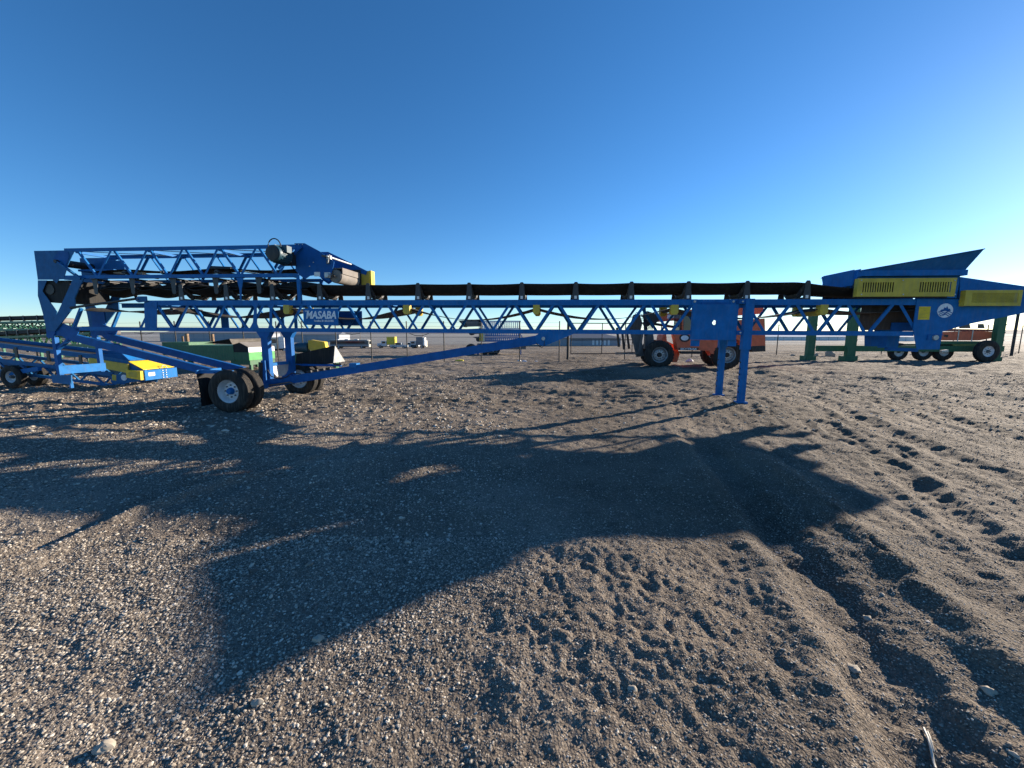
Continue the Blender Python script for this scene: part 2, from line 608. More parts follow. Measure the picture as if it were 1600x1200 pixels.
def build_gravel():
    pts = []
    def scatter(n, y0, y1, smin, smax, xw):
        y = np.sqrt(rng.uniform(y0 * y0, y1 * y1, n))
        x = rng.uniform(-1, 1, n) * (xw * y + .6)
        dens = .5 + .5 * vnoise(x / .8, y / .8, 51)
        left = .5 + .5 * sstep(1.8, -.6, x)                     # coarser on the left of the yard
        keep = rng.uniform(0, 1, n) < (.35 + .65 * dens) * (.35 + .65 * left)
        x, y = x[keep], y[keep]
        sz = smin * (smax / smin) ** (rng.uniform(0, 1, len(x)) ** 2.6)
        sz = sz * (.75 + .45 * sstep(1.0, -1.0, x))
        pts.append(np.stack([x, y, sz], -1))
    scatter(210000, 1.1, 3.2, .002, .0092, 1.42)
    scatter(130000, 3.0, 7.0, .0035, .0125, 1.42)
    scatter(60000, 6.8, 17, .009, .036, 1.4)
    scatter(420, 1.2, 6, .012, .024, 1.4)
    scatter(500, 6, 20, .02, .06, 1.4)
    a = np.concatenate(pts)
    z = height(a[:, 0], a[:, 1]) + a[:, 2] * .12
    me = bpy.data.meshes.new('gravel')
    me.vertices.add(len(a))
    me.vertices.foreach_set('co', np.stack([a[:, 0], a[:, 1], z], -1).astype(np.float32).ravel())
    at = me.attributes.new('stone_size', 'FLOAT', 'POINT')
    at.data.foreach_set('value', a[:, 2].astype(np.float32))
    o = bpy.data.objects.new('gravel', me)
    col.objects.link(o)
    tag(o, 'loose brown and pale gravel stones strewn over the yard', 'gravel', kind='stuff')
    ng = bpy.data.node_groups.new('strewn_stones', 'GeometryNodeTree')
    ng.interface.new_socket('Geometry', in_out='INPUT', socket_type='NodeSocketGeometry')
    ng.interface.new_socket('Geometry', in_out='OUTPUT', socket_type='NodeSocketGeometry')
    N, K = ng.nodes, ng.links
    gi, go = N.new('NodeGroupInput'), N.new('NodeGroupOutput')
    join = N.new('GeometryNodeJoinGeometry')
    for k in range(4):
        ico = N.new('GeometryNodeMeshIcoSphere')
        ico.inputs['Radius'].default_value = 1
        ico.inputs['Subdivisions'].default_value = 2
        sp = N.new('GeometryNodeSetPosition')
        nz = N.new('ShaderNodeTexNoise')
        nz.noise_dimensions = '4D'
        nz.inputs['W'].default_value = k * 7.3
        nz.inputs['Scale'].default_value = 1.1
        ip = N.new('GeometryNodeInputPosition')
        K.new(ip.outputs[0], nz.inputs['Vector'])
        sub = N.new('ShaderNodeVectorMath')
        sub.operation = 'SUBTRACT'
        sub.inputs[1].default_value = (.5, .5, .5)
        K.new(nz.outputs['Color'], sub.inputs[0])
        scl = N.new('ShaderNodeVectorMath')
        scl.operation = 'MULTIPLY'
        scl.inputs[1].default_value = (1.5, 1.5, 1.3)
        K.new(sub.outputs[0], scl.inputs[0])
        K.new(ico.outputs['Mesh'], sp.inputs['Geometry'])
        K.new(scl.outputs[0], sp.inputs['Offset'])
        tr = N.new('GeometryNodeTransform')
        tr.inputs['Scale'].default_value = ((1, .8, .5), (1.25, .75, .42), (.9, .9, .6), (1.1, .65, .5))[k]
        K.new(sp.outputs[0], tr.inputs['Geometry'])
        sm = N.new('GeometryNodeSetMaterial')
        sm.inputs['Material'].default_value = M['pebble']
        K.new(tr.outputs[0], sm.inputs['Geometry'])
        g2i = N.new('GeometryNodeGeometryToInstance')
        K.new(sm.outputs[0], g2i.inputs[0])
        K.new(g2i.outputs[0], join.inputs[0])
    m2p = N.new('GeometryNodeMeshToPoints')
    K.new(gi.outputs[0], m2p.inputs['Mesh'])
    iop = N.new('GeometryNodeInstanceOnPoints')
    K.new(m2p.outputs[0], iop.inputs['Points'])
    K.new(join.outputs[0], iop.inputs['Instance'])
    iop.inputs['Pick Instance'].default_value = True
    ri = N.new('FunctionNodeRandomValue')
    ri.data_type = 'INT'
    ri.inputs[4].default_value, ri.inputs[5].default_value = 0, 3
    K.new(ri.outputs[2], iop.inputs['Instance Index'])
    rv = N.new('FunctionNodeRandomValue')
    rv.data_type = 'FLOAT_VECTOR'
    rv.inputs[0].default_value = (-.35, -.35, 0)
    rv.inputs[1].default_value = (.35, .35, 6.283)
    e2r = N.new('FunctionNodeEulerToRotation')
    K.new(rv.outputs[0], e2r.inputs[0])
    K.new(e2r.outputs[0], iop.inputs['Rotation'])
    na = N.new('GeometryNodeInputNamedAttribute')
    na.data_type = 'FLOAT'
    na.inputs['Name'].default_value = 'stone_size'
    K.new(na.outputs[0], iop.inputs['Scale'])
    K.new(iop.outputs[0], go.inputs[0])
    md = o.modifiers.new('stones', 'NODES')
    md.node_group = ng
build_gravel()

def build_hills():
    m = MB()
    rows = []
    n = 160
    for k in range(n + 1):
        t = k / n
        x = -7000 + 14000 * t
        y = 4200 + 500 * math.sin(t * 5)
        hh = 20 + 18 * float(vnoise(np.array([t * 9.0]), np.array([.3]), 2)[0]) + 22 * float(sstep(.55, .85, np.array([t]))[0])
        hh += 5 * float(vnoise(np.array([t * 41.0]), np.array([.7]), 4)[0])
        rows.append([Vector((x, y - 900, -4)), Vector((x, y - 300, hh * .55)), Vector((x, y, max(4, hh))), Vector((x, y + 900, -4))])
    m.grid(rows)
    o = m.build('hills', M['hill'], edge=False)
    o['kind'] = 'structure'
build_hills()

# ------------------------------------------------------------------ shared machine builders
def wheel_proto(R, w, rim_r, rim_mat, hub_mat, tread=True, name='wheel', dish=.10, nuts=8, n=44):
    """tyre (the wheel part) with rim, hub and nuts below it; axis +y, outer face at y=0"""
    m = MB()
    h = w
    pr = [(rim_r - .01, .03), (rim_r + .02, .012), ((R + rim_r) / 2, .0), (R - .05, .012), (R - .012, .035)]
    if tread:
        g = (h - .09) / 5
        for k in range(5):
            a = .045 + k * g
            pr += [(R, a), (R, a + g * .8)]
            if k < 4:
                pr += [(R - .014, a + g * .82), (R - .014, a + g * .98)]
    else:
        pr += [(R, h * .3), (R, h * .7)]
    pr += [(R - .012, h - .035), (R - .05, h - .012), ((R + rim_r) / 2, h), (rim_r + .02, h - .012), (rim_r - .01, h - .03)]
    m.lathe(pr, (0, 0, 0), (0, 1, 0), n, close=True)
    t = m.build(name, M['tyre'])
    r = MB()
    r.lathe([(rim_r, .022), (rim_r + .008, .03), (rim_r - .018, .045), (rim_r - .03, .08), (rim_r * .74, dish + .02), (rim_r * .66, dish), (rim_r * .40, dish - .01), (.0, dish - .01)], (0, 0, 0), (0, 1, 0), 36)
    r.lathe([(rim_r - .005, h - .03), (rim_r - .03, h - .06), (rim_r * .6, h - .1), (0, h - .1)], (0, 0, 0), (0, 1, 0), 24)
    r.build('rim', rim_mat, t)
    hb = MB()
    hb.lathe([(0, dish - .1), (rim_r * .2, dish - .1), (rim_r * .27, dish - .07), (rim_r * .3, dish - .008)], (0, 0, 0), (0, 1, 0), 20)
    hb.build('hub', hub_mat, t)
    nm = MB().tube((0, dish - .035, 0), (0, dish - .005, 0), .018 * rim_r / .28, n=6).mesh('wheel_nut', M['darkgrey'])
    for k in range(nuts):
        a = 2 * math.pi * k / nuts
        o = bpy.data.objects.new('wheel_nut', nm)
        col.objects.link(o)
        o.parent = t
        o.location = (rim_r * .5 * math.cos(a), 0, rim_r * .5 * math.sin(a))
    return t

def text_mesh(body, size, shear=0.0, offset=0.0, depth=.003, spacing=1.0):
    cu = bpy.data.curves.new('lettering', 'FONT')
    cu.body, cu.size, cu.shear, cu.offset, cu.extrude = body, size, shear, offset, depth
    cu.space_character = spacing
    cu.resolution_u = 3
    o = bpy.data.objects.new('lettering', cu)
    col.objects.link(o)
    dg = bpy.context.evaluated_depsgraph_get()
    me = bpy.data.meshes.new_from_object(o.evaluated_get(dg))
    bpy.data.objects.remove(o)
    bpy.data.curves.remove(cu)
    me.name = 'lettering'
    return me

def lettering(body, size, loc, mat, parent, width=None, shear=0.0, offset=0.0, rotz=0.0, name='lettering'):
    """flat letters standing upright facing -y"""
    me = text_mesh(body, size, shear, offset)
    me.materials.clear()
    me.materials.append(mat)
    o = bpy.data.objects.new(name, me)
    col.objects.link(o)
    o.parent = parent
    o.location = loc
    o.rotation_euler = (math.pi / 2, 0, rotz)
    if width:
        xs = [v.co.x for v in me.vertices]
        o.scale.x = width / (max(xs) - min(xs))
    return o

# ------------------------------------------------------------------ the long blue conveyor
F1 = Frame((0, 9.6, 0), math.radians(5.7), math.radians(.37))
conv = empty('portable_conveyor', F1.o, F1.rot,
             'long blue folding portable conveyor on dual wheels with black belt and yellow guards', 'conveyor')
P = F1.P
W = 1.02                                                  # width between the two truss faces
def xz(px, py, c=0.0):
    p = P(px, py, c)
    return p.x, p.z
def plate(name, pts, c, t, mat, parent=None):
    """flat plate outlined on the plane y=c, t thick into depth"""
    m = MB()
    m.prism([P(a, b, c) for a, b in pts], (0, t, 0))
    return m.build(name, mat, parent or conv)
def plate_pair(name, pts, c, t, mat):
    """the plate on the near face and its twin on the far face"""
    q = [P(a, b, c) for a, b in pts]
    a = MB().prism(q, (0, t, 0)).build(name, mat, conv)
    b = MB().prism([Vector((v.x, W - c - t, v.z)) for v in q], (0, t, 0)).build(name, mat, conv)
    return a, b

ZT1, ZT0 = xz(730, 468.5)[1], xz(730, 477)[1]             # main truss: top chord, bottom chord
ZB1, ZB0 = xz(730, 514)[1], xz(730, 520.5)[1]
UT1, UT0 = xz(300, 385)[1] + .005, xz(300, 390.5)[1]       # folded section
UB1, UB0 = xz(300, 428.6)[1], xz(300, 434)[1]
x_first, pitch = xz(240, 477)[0], (xz(1402, 477)[0] - xz(240, 477)[0]) / 17

def chord(x0, x1, z0, z1, face, mat=None, lip_top=True):
    """an angle: upright leg on the face and a flat leg inwards"""
    m = MB()
    y0, y1 = (0, .012) if face == 0 else (W - .012, W)
    m.box(x0, x1, y0, y1, z0, z1)
    a, b = (y1, .09) if face == 0 else (W - .09, y0)
    zz = z1 - .012 if lip_top else z0
    m.box(x0, x1, a, b, zz, zz + .012)
    return m.build('chord', mat or M['blue'], conv)

XL, XR = xz(118, 516)[0], xz(1428, 519)[0]
for face in (0, 1):
    chord(xz(226, 470)[0] if face == 0 else XL + .3, XR, ZT0, ZT1, face)
    chord(XL, XR, ZB0, ZB1, face, lip_top=False)
    chord(xz(100, 390)[0], xz(462, 384)[0], UT0, UT1, face)
    chord(xz(100, 433)[0], xz(466, 430)[0], UB0, UB1, face, lip_top=False)

def brace(p, q, face, w=.062, mat=None):
    y = .016 if face == 0 else W - .016
    m = MB()
    p, q = Vector((p[0], y, p[1])), Vector((q[0], y, q[1]))
    d = (q - p).normalized()
    n = Vector((0, 1, 0))
    side = d.cross(n).normalized()
    # flat leg on the face, second leg inwards: an angle bar
    m.bar(p, q, w, .008, n)
    off = side * (w / 2 - .004)
    inn = n * (.022 if face == 0 else -.022)
    m.bar(p + off + inn, q + off + inn, .008, .036, n)
    return m.build('brace', mat or M['blue'], conv)

for face in (0, 1):
    for k in range(-1, 18):
        xt = x_first + k * pitch
        xb = xt + pitch * .5
        if xt > XL + .2 and (k >= 0 or face == 1):
            brace((xt + .07, ZT0 + .02), (xb - .06, ZB1 - .02), face)
        if k < 17:
            brace((xb + .06, ZB1 - .02), (xt + pitch - .07, ZT0 + .02), face)
    un = [118, 175, 231, 287, 342, 402, 461]
    ux = [xz(a, 395)[0] for a in un]
    for a, b in zip(ux[:-1], ux[1:]):
        mid = (a + b) / 2
        brace((a + .05, UT0 + .01), (mid - .04, UB1 - .01), face, .055)
        brace((mid + .04, UB1 - .01), (b - .05, UT0 + .01), face, .055)

cm = MB().box(-.03, .03, .02, W - .02, -.03, .03).mesh('cross_member', M['blue'])
def put(mesh, name, loc, parent=None, rot=None):
    o = bpy.data.objects.new(name, mesh)
    col.objects.link(o)
    o.parent = parent or conv
    o.location = loc
    if rot:
        o.rotation_euler = rot
    return o
for k in range(0, 18, 2):
    put(cm, 'cross_member', (x_first + (k + .5) * pitch, 0, ZB0 + .045))
for k in range(0, 18, 3):
    put(cm, 'cross_member', (x_first + k * pitch, 0, ZT0 + .05))
for a in ux[::2]:
    put(cm, 'cross_member', (a, 0, UT0 + .0))
# flat diagonals lying between the two top chords of the folded section
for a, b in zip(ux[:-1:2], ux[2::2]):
    MB().bar((a, .1, UT0 + .03), (b, W - .1, UT0 + .03), .06, .01).build('lacing_bar', M['galv'], conv)  # pale steel instead of the truss blue, standing in for sunlit strips

# ---- carrying belt and its idlers
ZE, ZF = xz(800, 443.5, .05)[1], xz(800, 458.5, .3)[1]     # belt edge and trough floor
id_x0, id_p = xz(653, 455)[0], (xz(1261.7, 455)[0] - xz(653, 455)[0]) / 7
def idler_parts():
    base = MB()
    base.box(-.035, .035, -.0, W, 0, .012)
    base.box(-.035, -.023, -.0, W, .012, .05)
    b = base.mesh('idler', M['idler'])
    hz = ZE - ZT1
    br = MB()
    prof = [(-.085, .0), (.085, .0), (.06, hz * .62), (.055, hz - .01), (.03, hz + .03), (-.03, hz + .03), (-.055, hz - .01), (-.06, hz * .62)]
    br.prism([Vector((x, 0, z)) for x, z in prof], (0, .012, 0))
    br.box(-.085, .085, .012, .06, .0, .01)
    br = br.mesh('bracket', M['idler'])
    inner = MB()
    hf = ZF - ZT1
    inner.prism([Vector((x, 0, z)) for x, z in [(-.055, .012), (.055, .012), (.03, hf - .02), (-.03, hf - .02)]], (0, .012, 0))
    inner = inner.mesh('bracket', M['idler'])
    r = .062
    n1 = MB().tube((0, .045, hz - .055), (0, .31, hf - .075), r, n=14).tube((0, .02, hz - .04), (0, .045, hz - .055), .018, n=8).mesh('roller', M['idler'])
    n2 = MB().tube((0, .34, hf - .066), (0, W - .34, hf - .066), r, n=14).mesh('roller', M['belt_dusty'])
    n3 = MB().tube((0, W - .045, hz - .055), (0, W - .31, hf - .075), r, n=14).mesh('roller', M['idler'])
    lab = MB().box(-.03, .03, -.003, 0, .02, .09).mesh('label_plate', M['white'])
    return b, br, inner, n1, n2, n3, lab
IB, IBR, IIN, R1, R2, R3, ILAB = idler_parts()
def idler(x):
    i = put(IB, 'idler', (x, 0, ZT1 + .001))
    put(IBR, 'bracket', (0, 0, .001), i)
    put(IBR, 'bracket', (0, W - .012, .001), i)
    put(IIN, 'bracket', (0, .315, .001), i)
    put(IIN, 'bracket', (0, W - .327, .001), i)
    put(R1, 'roller', (0, 0, 0), i)
    put(R2, 'roller', (0, 0, 0), i)
    put(R3, 'roller', (0, 0, 0), i)
    put(ILAB, 'label_plate', (0, 0, .0), i)
ids = [id_x0 + k * id_p for k in range(-5, 8)]
for x in ids:
    idler(x)

def belt_strip(x0, x1, n, fn, th, mat, name):
    """belt of cross-section fn(x) -> list of (y, z), th thick"""
    m = MB()
    top, bot = [], []
    for k in range(n + 1):
        x = x0 + (x1 - x0) * k / n
        c = fn(x)
        top.append([Vector((x, y, z)) for y, z in c])
        bot.append([Vector((x, y, z - th)) for y, z in c])
    m.grid(top)
    m.grid([list(reversed(r)) for r in bot])
    m.grid([[a[0] for a in bot], [a[0] for a in top]])
    m.grid([[a[-1] for a in top], [a[-1] for a in bot]])
    return m.build(name, mat, conv)

def trough(x):
    ph = (x - id_x0) / id_p
    t = ph - math.floor(ph)
    sag = .013 * 4 * t * (1 - t)
    drop = .17 * max(0, min(1, (x - ids[-1] + .25) / 1.6))      # runs down into the hopper
    lift = 0.0
    z0, z1 = ZF - sag * .6 - drop * .55 + lift, ZE - sag - drop + lift + .004
    wob = .012 * math.sin(x * 2.3)
    return [(.035 + sag * .8, z1 + wob * .4), (.12, z0 + (z1 - z0) * .66), (.21, z0 + (z1 - z0) * .33), (.315, z0 + .008), (.36, z0),
            (W - .36, z0), (W - .315, z0 + .008), (W - .21, z0 + (z1 - z0) * .33), (W - .12, z0 + (z1 - z0) * .66), (W - .035 - sag * .8, z1)]
belt_strip(xz(505, 455)[0] - .4, xz(1470, 455)[0], 150, trough, .014, M['rubber'], 'carrying_belt')

def slack(x):
    """the same belt left slack where the conveyor is folded"""
    s = math.sin((x + .4) * 4.1)
    a = ZF + .02 + .05 * s
    b = ZE - .02 - .09 * max(0, -s)
    return [(.06 + .06 * s, b), (.2, a + (b - a) * .45), (.36, a), (W - .36, a - .02), (W - .2, a + (b - a) * .4), (W - .06, b - .04)]
belt_strip(xz(150, 455)[0], xz(505, 455)[0] - .42, 110, slack, .014, M['rubber'], 'carrying_belt')

# ---- return belt and its rollers
rr_x = [xz(a, 485, 0)[0] for a in (265, 448, 635, 838, 1054, 1287)]
zr = ZT0 - .10
rm = MB().tube((0, .05, 0), (0, W - .05, 0), .05, n=14).tube((0, -.0, 0), (0, W, 0), .014, n=8).mesh('return_roller', M['idler'])
def guard_mesh():
    m = MB()
    pts = [(-.08, .11), (.08, .11), (.085, -.07), (.05, -.12), (-.05, -.12), (-.085, -.07)]
    m.prism([Vector((x, -.02, z)) for x, z in pts], (0, .16, 0))
    return m.mesh('roller_guard', M['yellow'])
gm_ = guard_mesh()
for k, x in enumerate(rr_x):
    r = put(rm, 'return_roller', (x, 0, zr))
    if k:
        put(gm_, 'roller_guard', (0, 0, .0), r)
        put(gm_, 'roller_guard', (0, W - .12, .0), r)
# yellow full-width guard under the roller nearest the hopper
MB().prism([Vector((rr_x[-1] - .04, y, zr + z)) for y, z in ((.15, .03), (W - .14, .03), (W - .14, -.13), (.15, -.13))], (.08, 0, 0)).build('roller_cover', M['yellow'], conv)
xs_r = [XL + .25] + rr_x + [xz(1430, 480)[0] + .3]
sags = [.12, .26, .29, .30, .27, .25, .12]
def ret(x):
    for a, b, s in zip(xs_r[:-1], xs_r[1:], sags):
        if a <= x <= b:
            t = (x - a) / (b - a)
            d = 4 * s * t * (1 - t)
            break
    else:
        d = 0
    z = zr + .062 - d
    tw = .03 * math.sin(x * 1.7) * (1 if x < -2 else .3)
    cup = .05 * (1 - min(1, d * 6)) * (1 if x < 0 else .4)
    return [(.07, z + tw - cup), (.25, z + tw * .4), (.5, z), (W - .25, z - tw * .4), (W - .07, z - tw - cup)]
belt_strip(xs_r[0], xs_r[-1], 180, ret, .012, M['belt_dusty'], 'return_belt')

# ---- folded section: upside-down idlers, slack belt, head end with motor
def idler_up(x):
    i = put(IB, 'idler', (x, W, UB0 - .002), rot=(math.pi, 0, 0))
    for y in (0, W - .012):
        put(IBR, 'bracket', (0, y, .001), i)
    put(IIN, 'bracket', (0, .315, .001), i)
    put(IIN, 'bracket', (0, W - .327, .001), i)
    for r in (R1, R2, R3):
        put(r, 'roller', (0, 0, 0), i)
hang = [xz(a, 455)[0] for a in (150, 208, 272, 338, 405)]
for x in hang:
    idler_up(x)
def slack_up(x):
    s = math.sin(x * 3.7 + 1)
    b = UB0 - .31 + .05 * s
    a = UB0 - .12 - .05 * s
    return [(.08, b + .06), (.2, (a + b) / 2 - .03), (.36, a), (W - .36, a + .02), (W - .2, (a + b) / 2), (W - .08, b + .02)]
belt_strip(xz(128, 455)[0], xz(500, 455)[0], 90, slack_up, .014, M['rubber'], 'folded_belt')
def upper_ret(x):
    t = (x - ux[0]) / (ux[-1] - ux[0])
    z = UB1 + .14 + .03 * math.sin(x * 2.2)
    return [(.16, z), (.5, z - .02), (W - .16, z + .015)]
belt_strip(ux[0] + .3, xz(470, 420)[0], 60, upper_ret, .012, M['rubber'], 'folded_return_belt')
for a in (190, 250, 335, 425):
    put(rm, 'return_roller', (xz(a, 425)[0], 0, UB1 + .07))
# hydraulic cylinder lying inside the folded truss
c0, c1 = xz(330, 419, .35), xz(392, 428, .35)
hc = MB().tube((c0[0], .35, c0[1]), (c0[0] + .62, .35, c0[1] - .03), .06, n=16).build('hydraulic_cylinder', M['black'], conv)
MB().tube((c0[0] + .62, .35, c0[1] - .03), (c1[0] + .4, .35, c1[1] - .02), .03, n=12).build('rod', M['chrome'], hc)
c0 = xz(185, 425, .4)
hc = MB().tube((c0[0] - .1, .4, c0[1]), (c0[0] + .8, .4, c0[1] - .05), .055, n=16).build('hydraulic_cylinder', M['galv'], conv)
MB().tube((c0[0] - .75, .4, c0[1] + .06), (c0[0] - .1, .4, c0[1]), .03, n=12).build('rod', M['chrome'], hc)
MB().box(xz(150, 410, .9)[0], xz(196, 410, .9)[0], .86, .875, UB1 + .05, UT0 - .08).build('cover_panel', M['blue_dust'], conv)
MB().box(xz(120, 410, .3)[0], xz(176, 410, .3)[0], .3, .72, xz(130, 424, .3)[1], xz(130, 421, .3)[1]).build('cover_panel', M['blue'], conv)

# head end
hp = [(460, 380), (476, 380), (500, 393), (522, 409), (521, 415), (514, 440), (504, 434), (492, 430), (484, 431), (477, 436), (468, 430), (462, 423)]
plate_pair('head_plate', hp, -.02, .014, M['blue_d'])
hx = xz(528, 428)
PR = .17
cxh, czh = xz(517, 430)
pul = MB()
pul.lathe([(.03, -.06), (.03, .03), (PR - .02, .03), (PR - .02, .05), (PR, .05), (PR, W - .05), (PR - .02, W - .05), (.03, W - .03), (.03, W + .06)], (cxh + .1, 0, czh - .02), (0, 1, 0), 32)
pul.build('head_pulley', M['lagging'], conv)
MB().box(cxh - .13, cxh + .02, -.075, -.02, czh - .07, czh + .06).tube((cxh - .05, -.12, czh - .01), (cxh - .05, -.07, czh - .01), .055, n=16).build('bearing', M['galv'], conv)
MB().box(cxh + .0, cxh + .28, .06, W - .06, czh + .17, czh + .19).box(cxh + .27, cxh + .285, .06, W - .06, czh + .04, czh + .19).build('belt_scraper', M['lagging'], conv)
# scraper tensioner: brackets, bolts and spring
tx, tz = xz(516, 402)
tn = MB().tube((tx, -.14, tz), (tx, W + .1, tz), .025, n=10).box(tx - .06, tx + .05, -.07, -.02, tz - .06, tz + .03).build('scraper_tensioner', M['galv'], conv)
MB().tube((tx - .16, -.09, tz + .02), (tx - .02, -.09, tz + .01), .028, n=10).build('spring', M['darkgrey'], tn)
MB().tube((tx - .02, -.09, tz - .16), (tx + .03, -.09, tz + .05), .016, n=8).build('bolt', M['galv'], tn)
MB().box(tx - .08, tx - .01, -.05, -.02, tz - .16, tz - .09).build('clamp', M['darkgrey'], tn)
# hood over the pulley on the far side, with a yellow guard at its end
fh = [Vector((xz(476, 380)[0], 0, xz(476, 380)[1])), Vector((xz(540, 413)[0] + .05, 0, xz(540, 413)[1])), Vector((xz(540, 420)[0] + .02, 0, xz(540, 420)[1])), Vector((xz(480, 400)[0], 0, xz(480, 400)[1]))]
MB().prism([v + Vector((0, W + .02, 0)) for v in fh], (0, .014, 0)).build('head_plate', M['blue_d'], conv)
gx0, gz1 = xz(570, 424, W + .1)
gx1, gz0 = xz(582, 446, W + .1)
gd = MB().box(gx0 - .08, gx1 - .06, W + .04, W + .26, gz0, gz1).build('drive_guard', M['yellow'], conv)
MB().box(gx1 - .06, gx1 + .0, W + .04, W + .26, gz0 - .01, gz1 + .01).build('guard_end', M['yellow2'], gd)
MB().box(gx0 - .35, gx0 - .08, W + .0, W + .06, gz0, gz1 + .03).build('bearing', M['black'], conv)
# drive motor on a mount in front of the near face
mx, mz = xz(452, 404, -.05)
mt = MB()
mt.lathe([(0, -.66), (.10, -.66), (.185, -.635), (.2, -.6), (.2, -.2), (.16, -.17), (.13, -.14), (.13, .02)], (mx, 0, mz + .02), (0, 1, 0), 28)
for k in range(20):
    a = 2 * math.pi * k / 20
    e = Vector((math.cos(a), 0, math.sin(a)))
    p = Vector((mx, 0, mz + .02)) + e * .207
    mt.bar(p + Vector((0, -.56, 0)), p + Vector((0, -.23, 0)), .012, .022, e)
motor = mt.build('drive_motor', M['teal'], conv)
MB().lathe([(0, -.675), (.09, -.675), (.17, -.664)], (mx, 0, mz + .02), (0, 1, 0), 24).build('fan_cowl', M['black'], motor)
MB().box(mx + .14, mx + .27, -.5, -.32, mz + .06, mz + .22).build('terminal_box', M['teal'], motor)
gb = MB().box(mx - .15, mx + .16, -.19, -.02, mz - .18, mz + .14).tube((mx + .02, -.22, mz - .02), (mx + .02, -.19, mz - .02), .12, n=20).build('gearbox', M['black'], motor)
for dx, dz in ((.12, .08), (.14, -.1), (.0, -.16), (-.12, -.12)):
    MB().tube((mx + dx, -.235, mz + dz), (mx + dx, -.19, mz + dz), .02, n=8).build('bolt', M['galv'], gb)
hs = [Vector((mx - .12 + .17 * math.cos(a), -.4, mz + .21 + .2 * math.sin(a))) for a in [math.pi * t / 10 for t in range(11)]]
MB().path(hs, .014).build('power_cable', M['black'], motor)
MB().bar((mx - .3, -.06, mz - .25), (mx + .35, -.06, mz + .28), .05, .07).build('motor_mount', M['blue_d'], conv)
plate('label_plate', [(491, 425), (500, 425), (500, 432), (491, 432)], -.024, .003, M['white'])
for a, b in ((461.5, 382), (467, 382), (473, 382), (468, 388), (490, 410), (484, 416)):
    q = P(a, b, -.02)
    MB().tube(q, q + Vector((0, -.012, 0)), .014, n=8).build('bolt', M['galv'], conv)

# props between the folded section and the main truss
plate('transport_prop', [(369, 434), (380, 434), (377.5, 452), (377, 470), (375, 470), (374, 452)], -.006, .012, M['blue'])
zt = ZT1
px0 = xz(467, 450)[0]
MB().box(px0 - .04, px0 + .05, -.02, .04, ZT1 - .1, UB0 + .06).build('transport_prop', M['blue'], conv)
MB().box(px0 - .04, px0 + .05, W - .04, W + .02, ZT1 - .1, UB0 + .06).build('transport_prop', M['blue'], conv)
plate('knee_plate', [(225, 472), (245, 472), (245, 517), (226.5, 517)], -.012, .01, M['blue'])
# saddle with a rounded opening over the undercarriage: two shaped cheeks and cross pieces
plate('saddle_plate', [(391, 474), (404, 474), (401, 480), (401.5, 506), (404, 512), (408, 515), (394, 515), (397, 480)], -.012, .01, M['blue'])
plate('saddle_plate', [(416, 474), (430, 474), (425, 482), (425, 508), (430, 515), (414, 515), (419, 512), (421, 506), (421, 482)], -.012, .01, M['blue'])
sx0, sx1 = xz(397, 500)[0], xz(425, 500)[0]
MB().box(sx0, sx0 + .1, W + .002, W + .012, ZB1, ZT0).box(sx1 - .1, sx1, W + .002, W + .012, ZB1, ZT0).build('saddle_plate', M['blue'], conv)
MB().box(xz(295, 500)[0], xz(308, 500)[0], W + .002, W + .012, ZB1, ZT0).build('knee_plate', M['blue_d'], conv)
MB().box(xz(143, 500, W)[0], xz(164, 500, W)[0], W + .002, W + .014, ZB1, ZT0).build('knee_plate', M['blue_d'], conv)

# ---- fold linkage at the left end
plate_pair('fold_plate', [(53, 392), (110, 391), (116, 392), (106, 414), (99, 436.5), (92, 436.5), (88, 443), (82, 437), (59, 437)], -.012, .012, M['blue_dust'])
plate_pair('fold_plate', [(59, 438), (73, 438), (66, 455), (89, 487), (86, 500), (75, 522), (73, 520), (67, 490), (59, 462)], -.016, .012, M['blue_dust'])
plate_pair('fold_link', [(99, 433), (131, 434), (116, 466), (117.5, 482), (112, 483), (86, 517), (75, 517), (91, 486), (113, 438), (100, 437)], -.045, .026, M['blue_dust'])
plate_pair('fold_foot', [(73, 517), (86, 517), (84, 526), (76, 529), (72, 525)], -.03, .03, M['blue_d'])
a0, a1 = xz(92, 409), xz(130, 436)
fr = MB().bar((a0[0], -.05, a0[1]), (a1[0], -.05, a1[1]), .05, .06, (0, 1, 0)).build('fold_strut', M['blue_dust'], conv)
MB().tube((a0[0], -.09, a0[1]), (a0[0], .02, a0[1]), .045, n=12).build('pin', M['black'], fr)
plate('stiffener', [(83, 404), (91, 392), (106, 393), (108, 400), (103, 415), (97, 409)], -.02, .007, M['blue_d'])
a0, a1 = xz(114, 481), xz(216, 467)
fc = MB().tube((a0[0], -.05, a0[1]), (a1[0], -.05, a1[1]), .032, n=14).build('hydraulic_cylinder', M['black'], conv)
plate('lug', [(211, 466), (216, 463), (228, 463), (229, 471), (216, 472.5), (212, 470)], -.06, .03, M['blue_dust'], fc)
q = P(215.5, 467.5, -.06)
MB().tube(q, q + Vector((0, -.02, 0)), .018, n=10).build('pin', M['darkgrey'], fc)
MB().box(xz(64, 455)[0], xz(108, 455)[0], .04, W - .04, xz(75, 472)[1], xz(75, 438)[1]).build('folded_belt', M['rubber'], conv)
for zz, rr in ((408, .1), (452, .14)):
    q = xz(76, zz)
    MB().tube((q[0], .02, q[1]), (q[0], W - .02, q[1]), rr, n=20).build('bend_pulley', M['black'], conv)
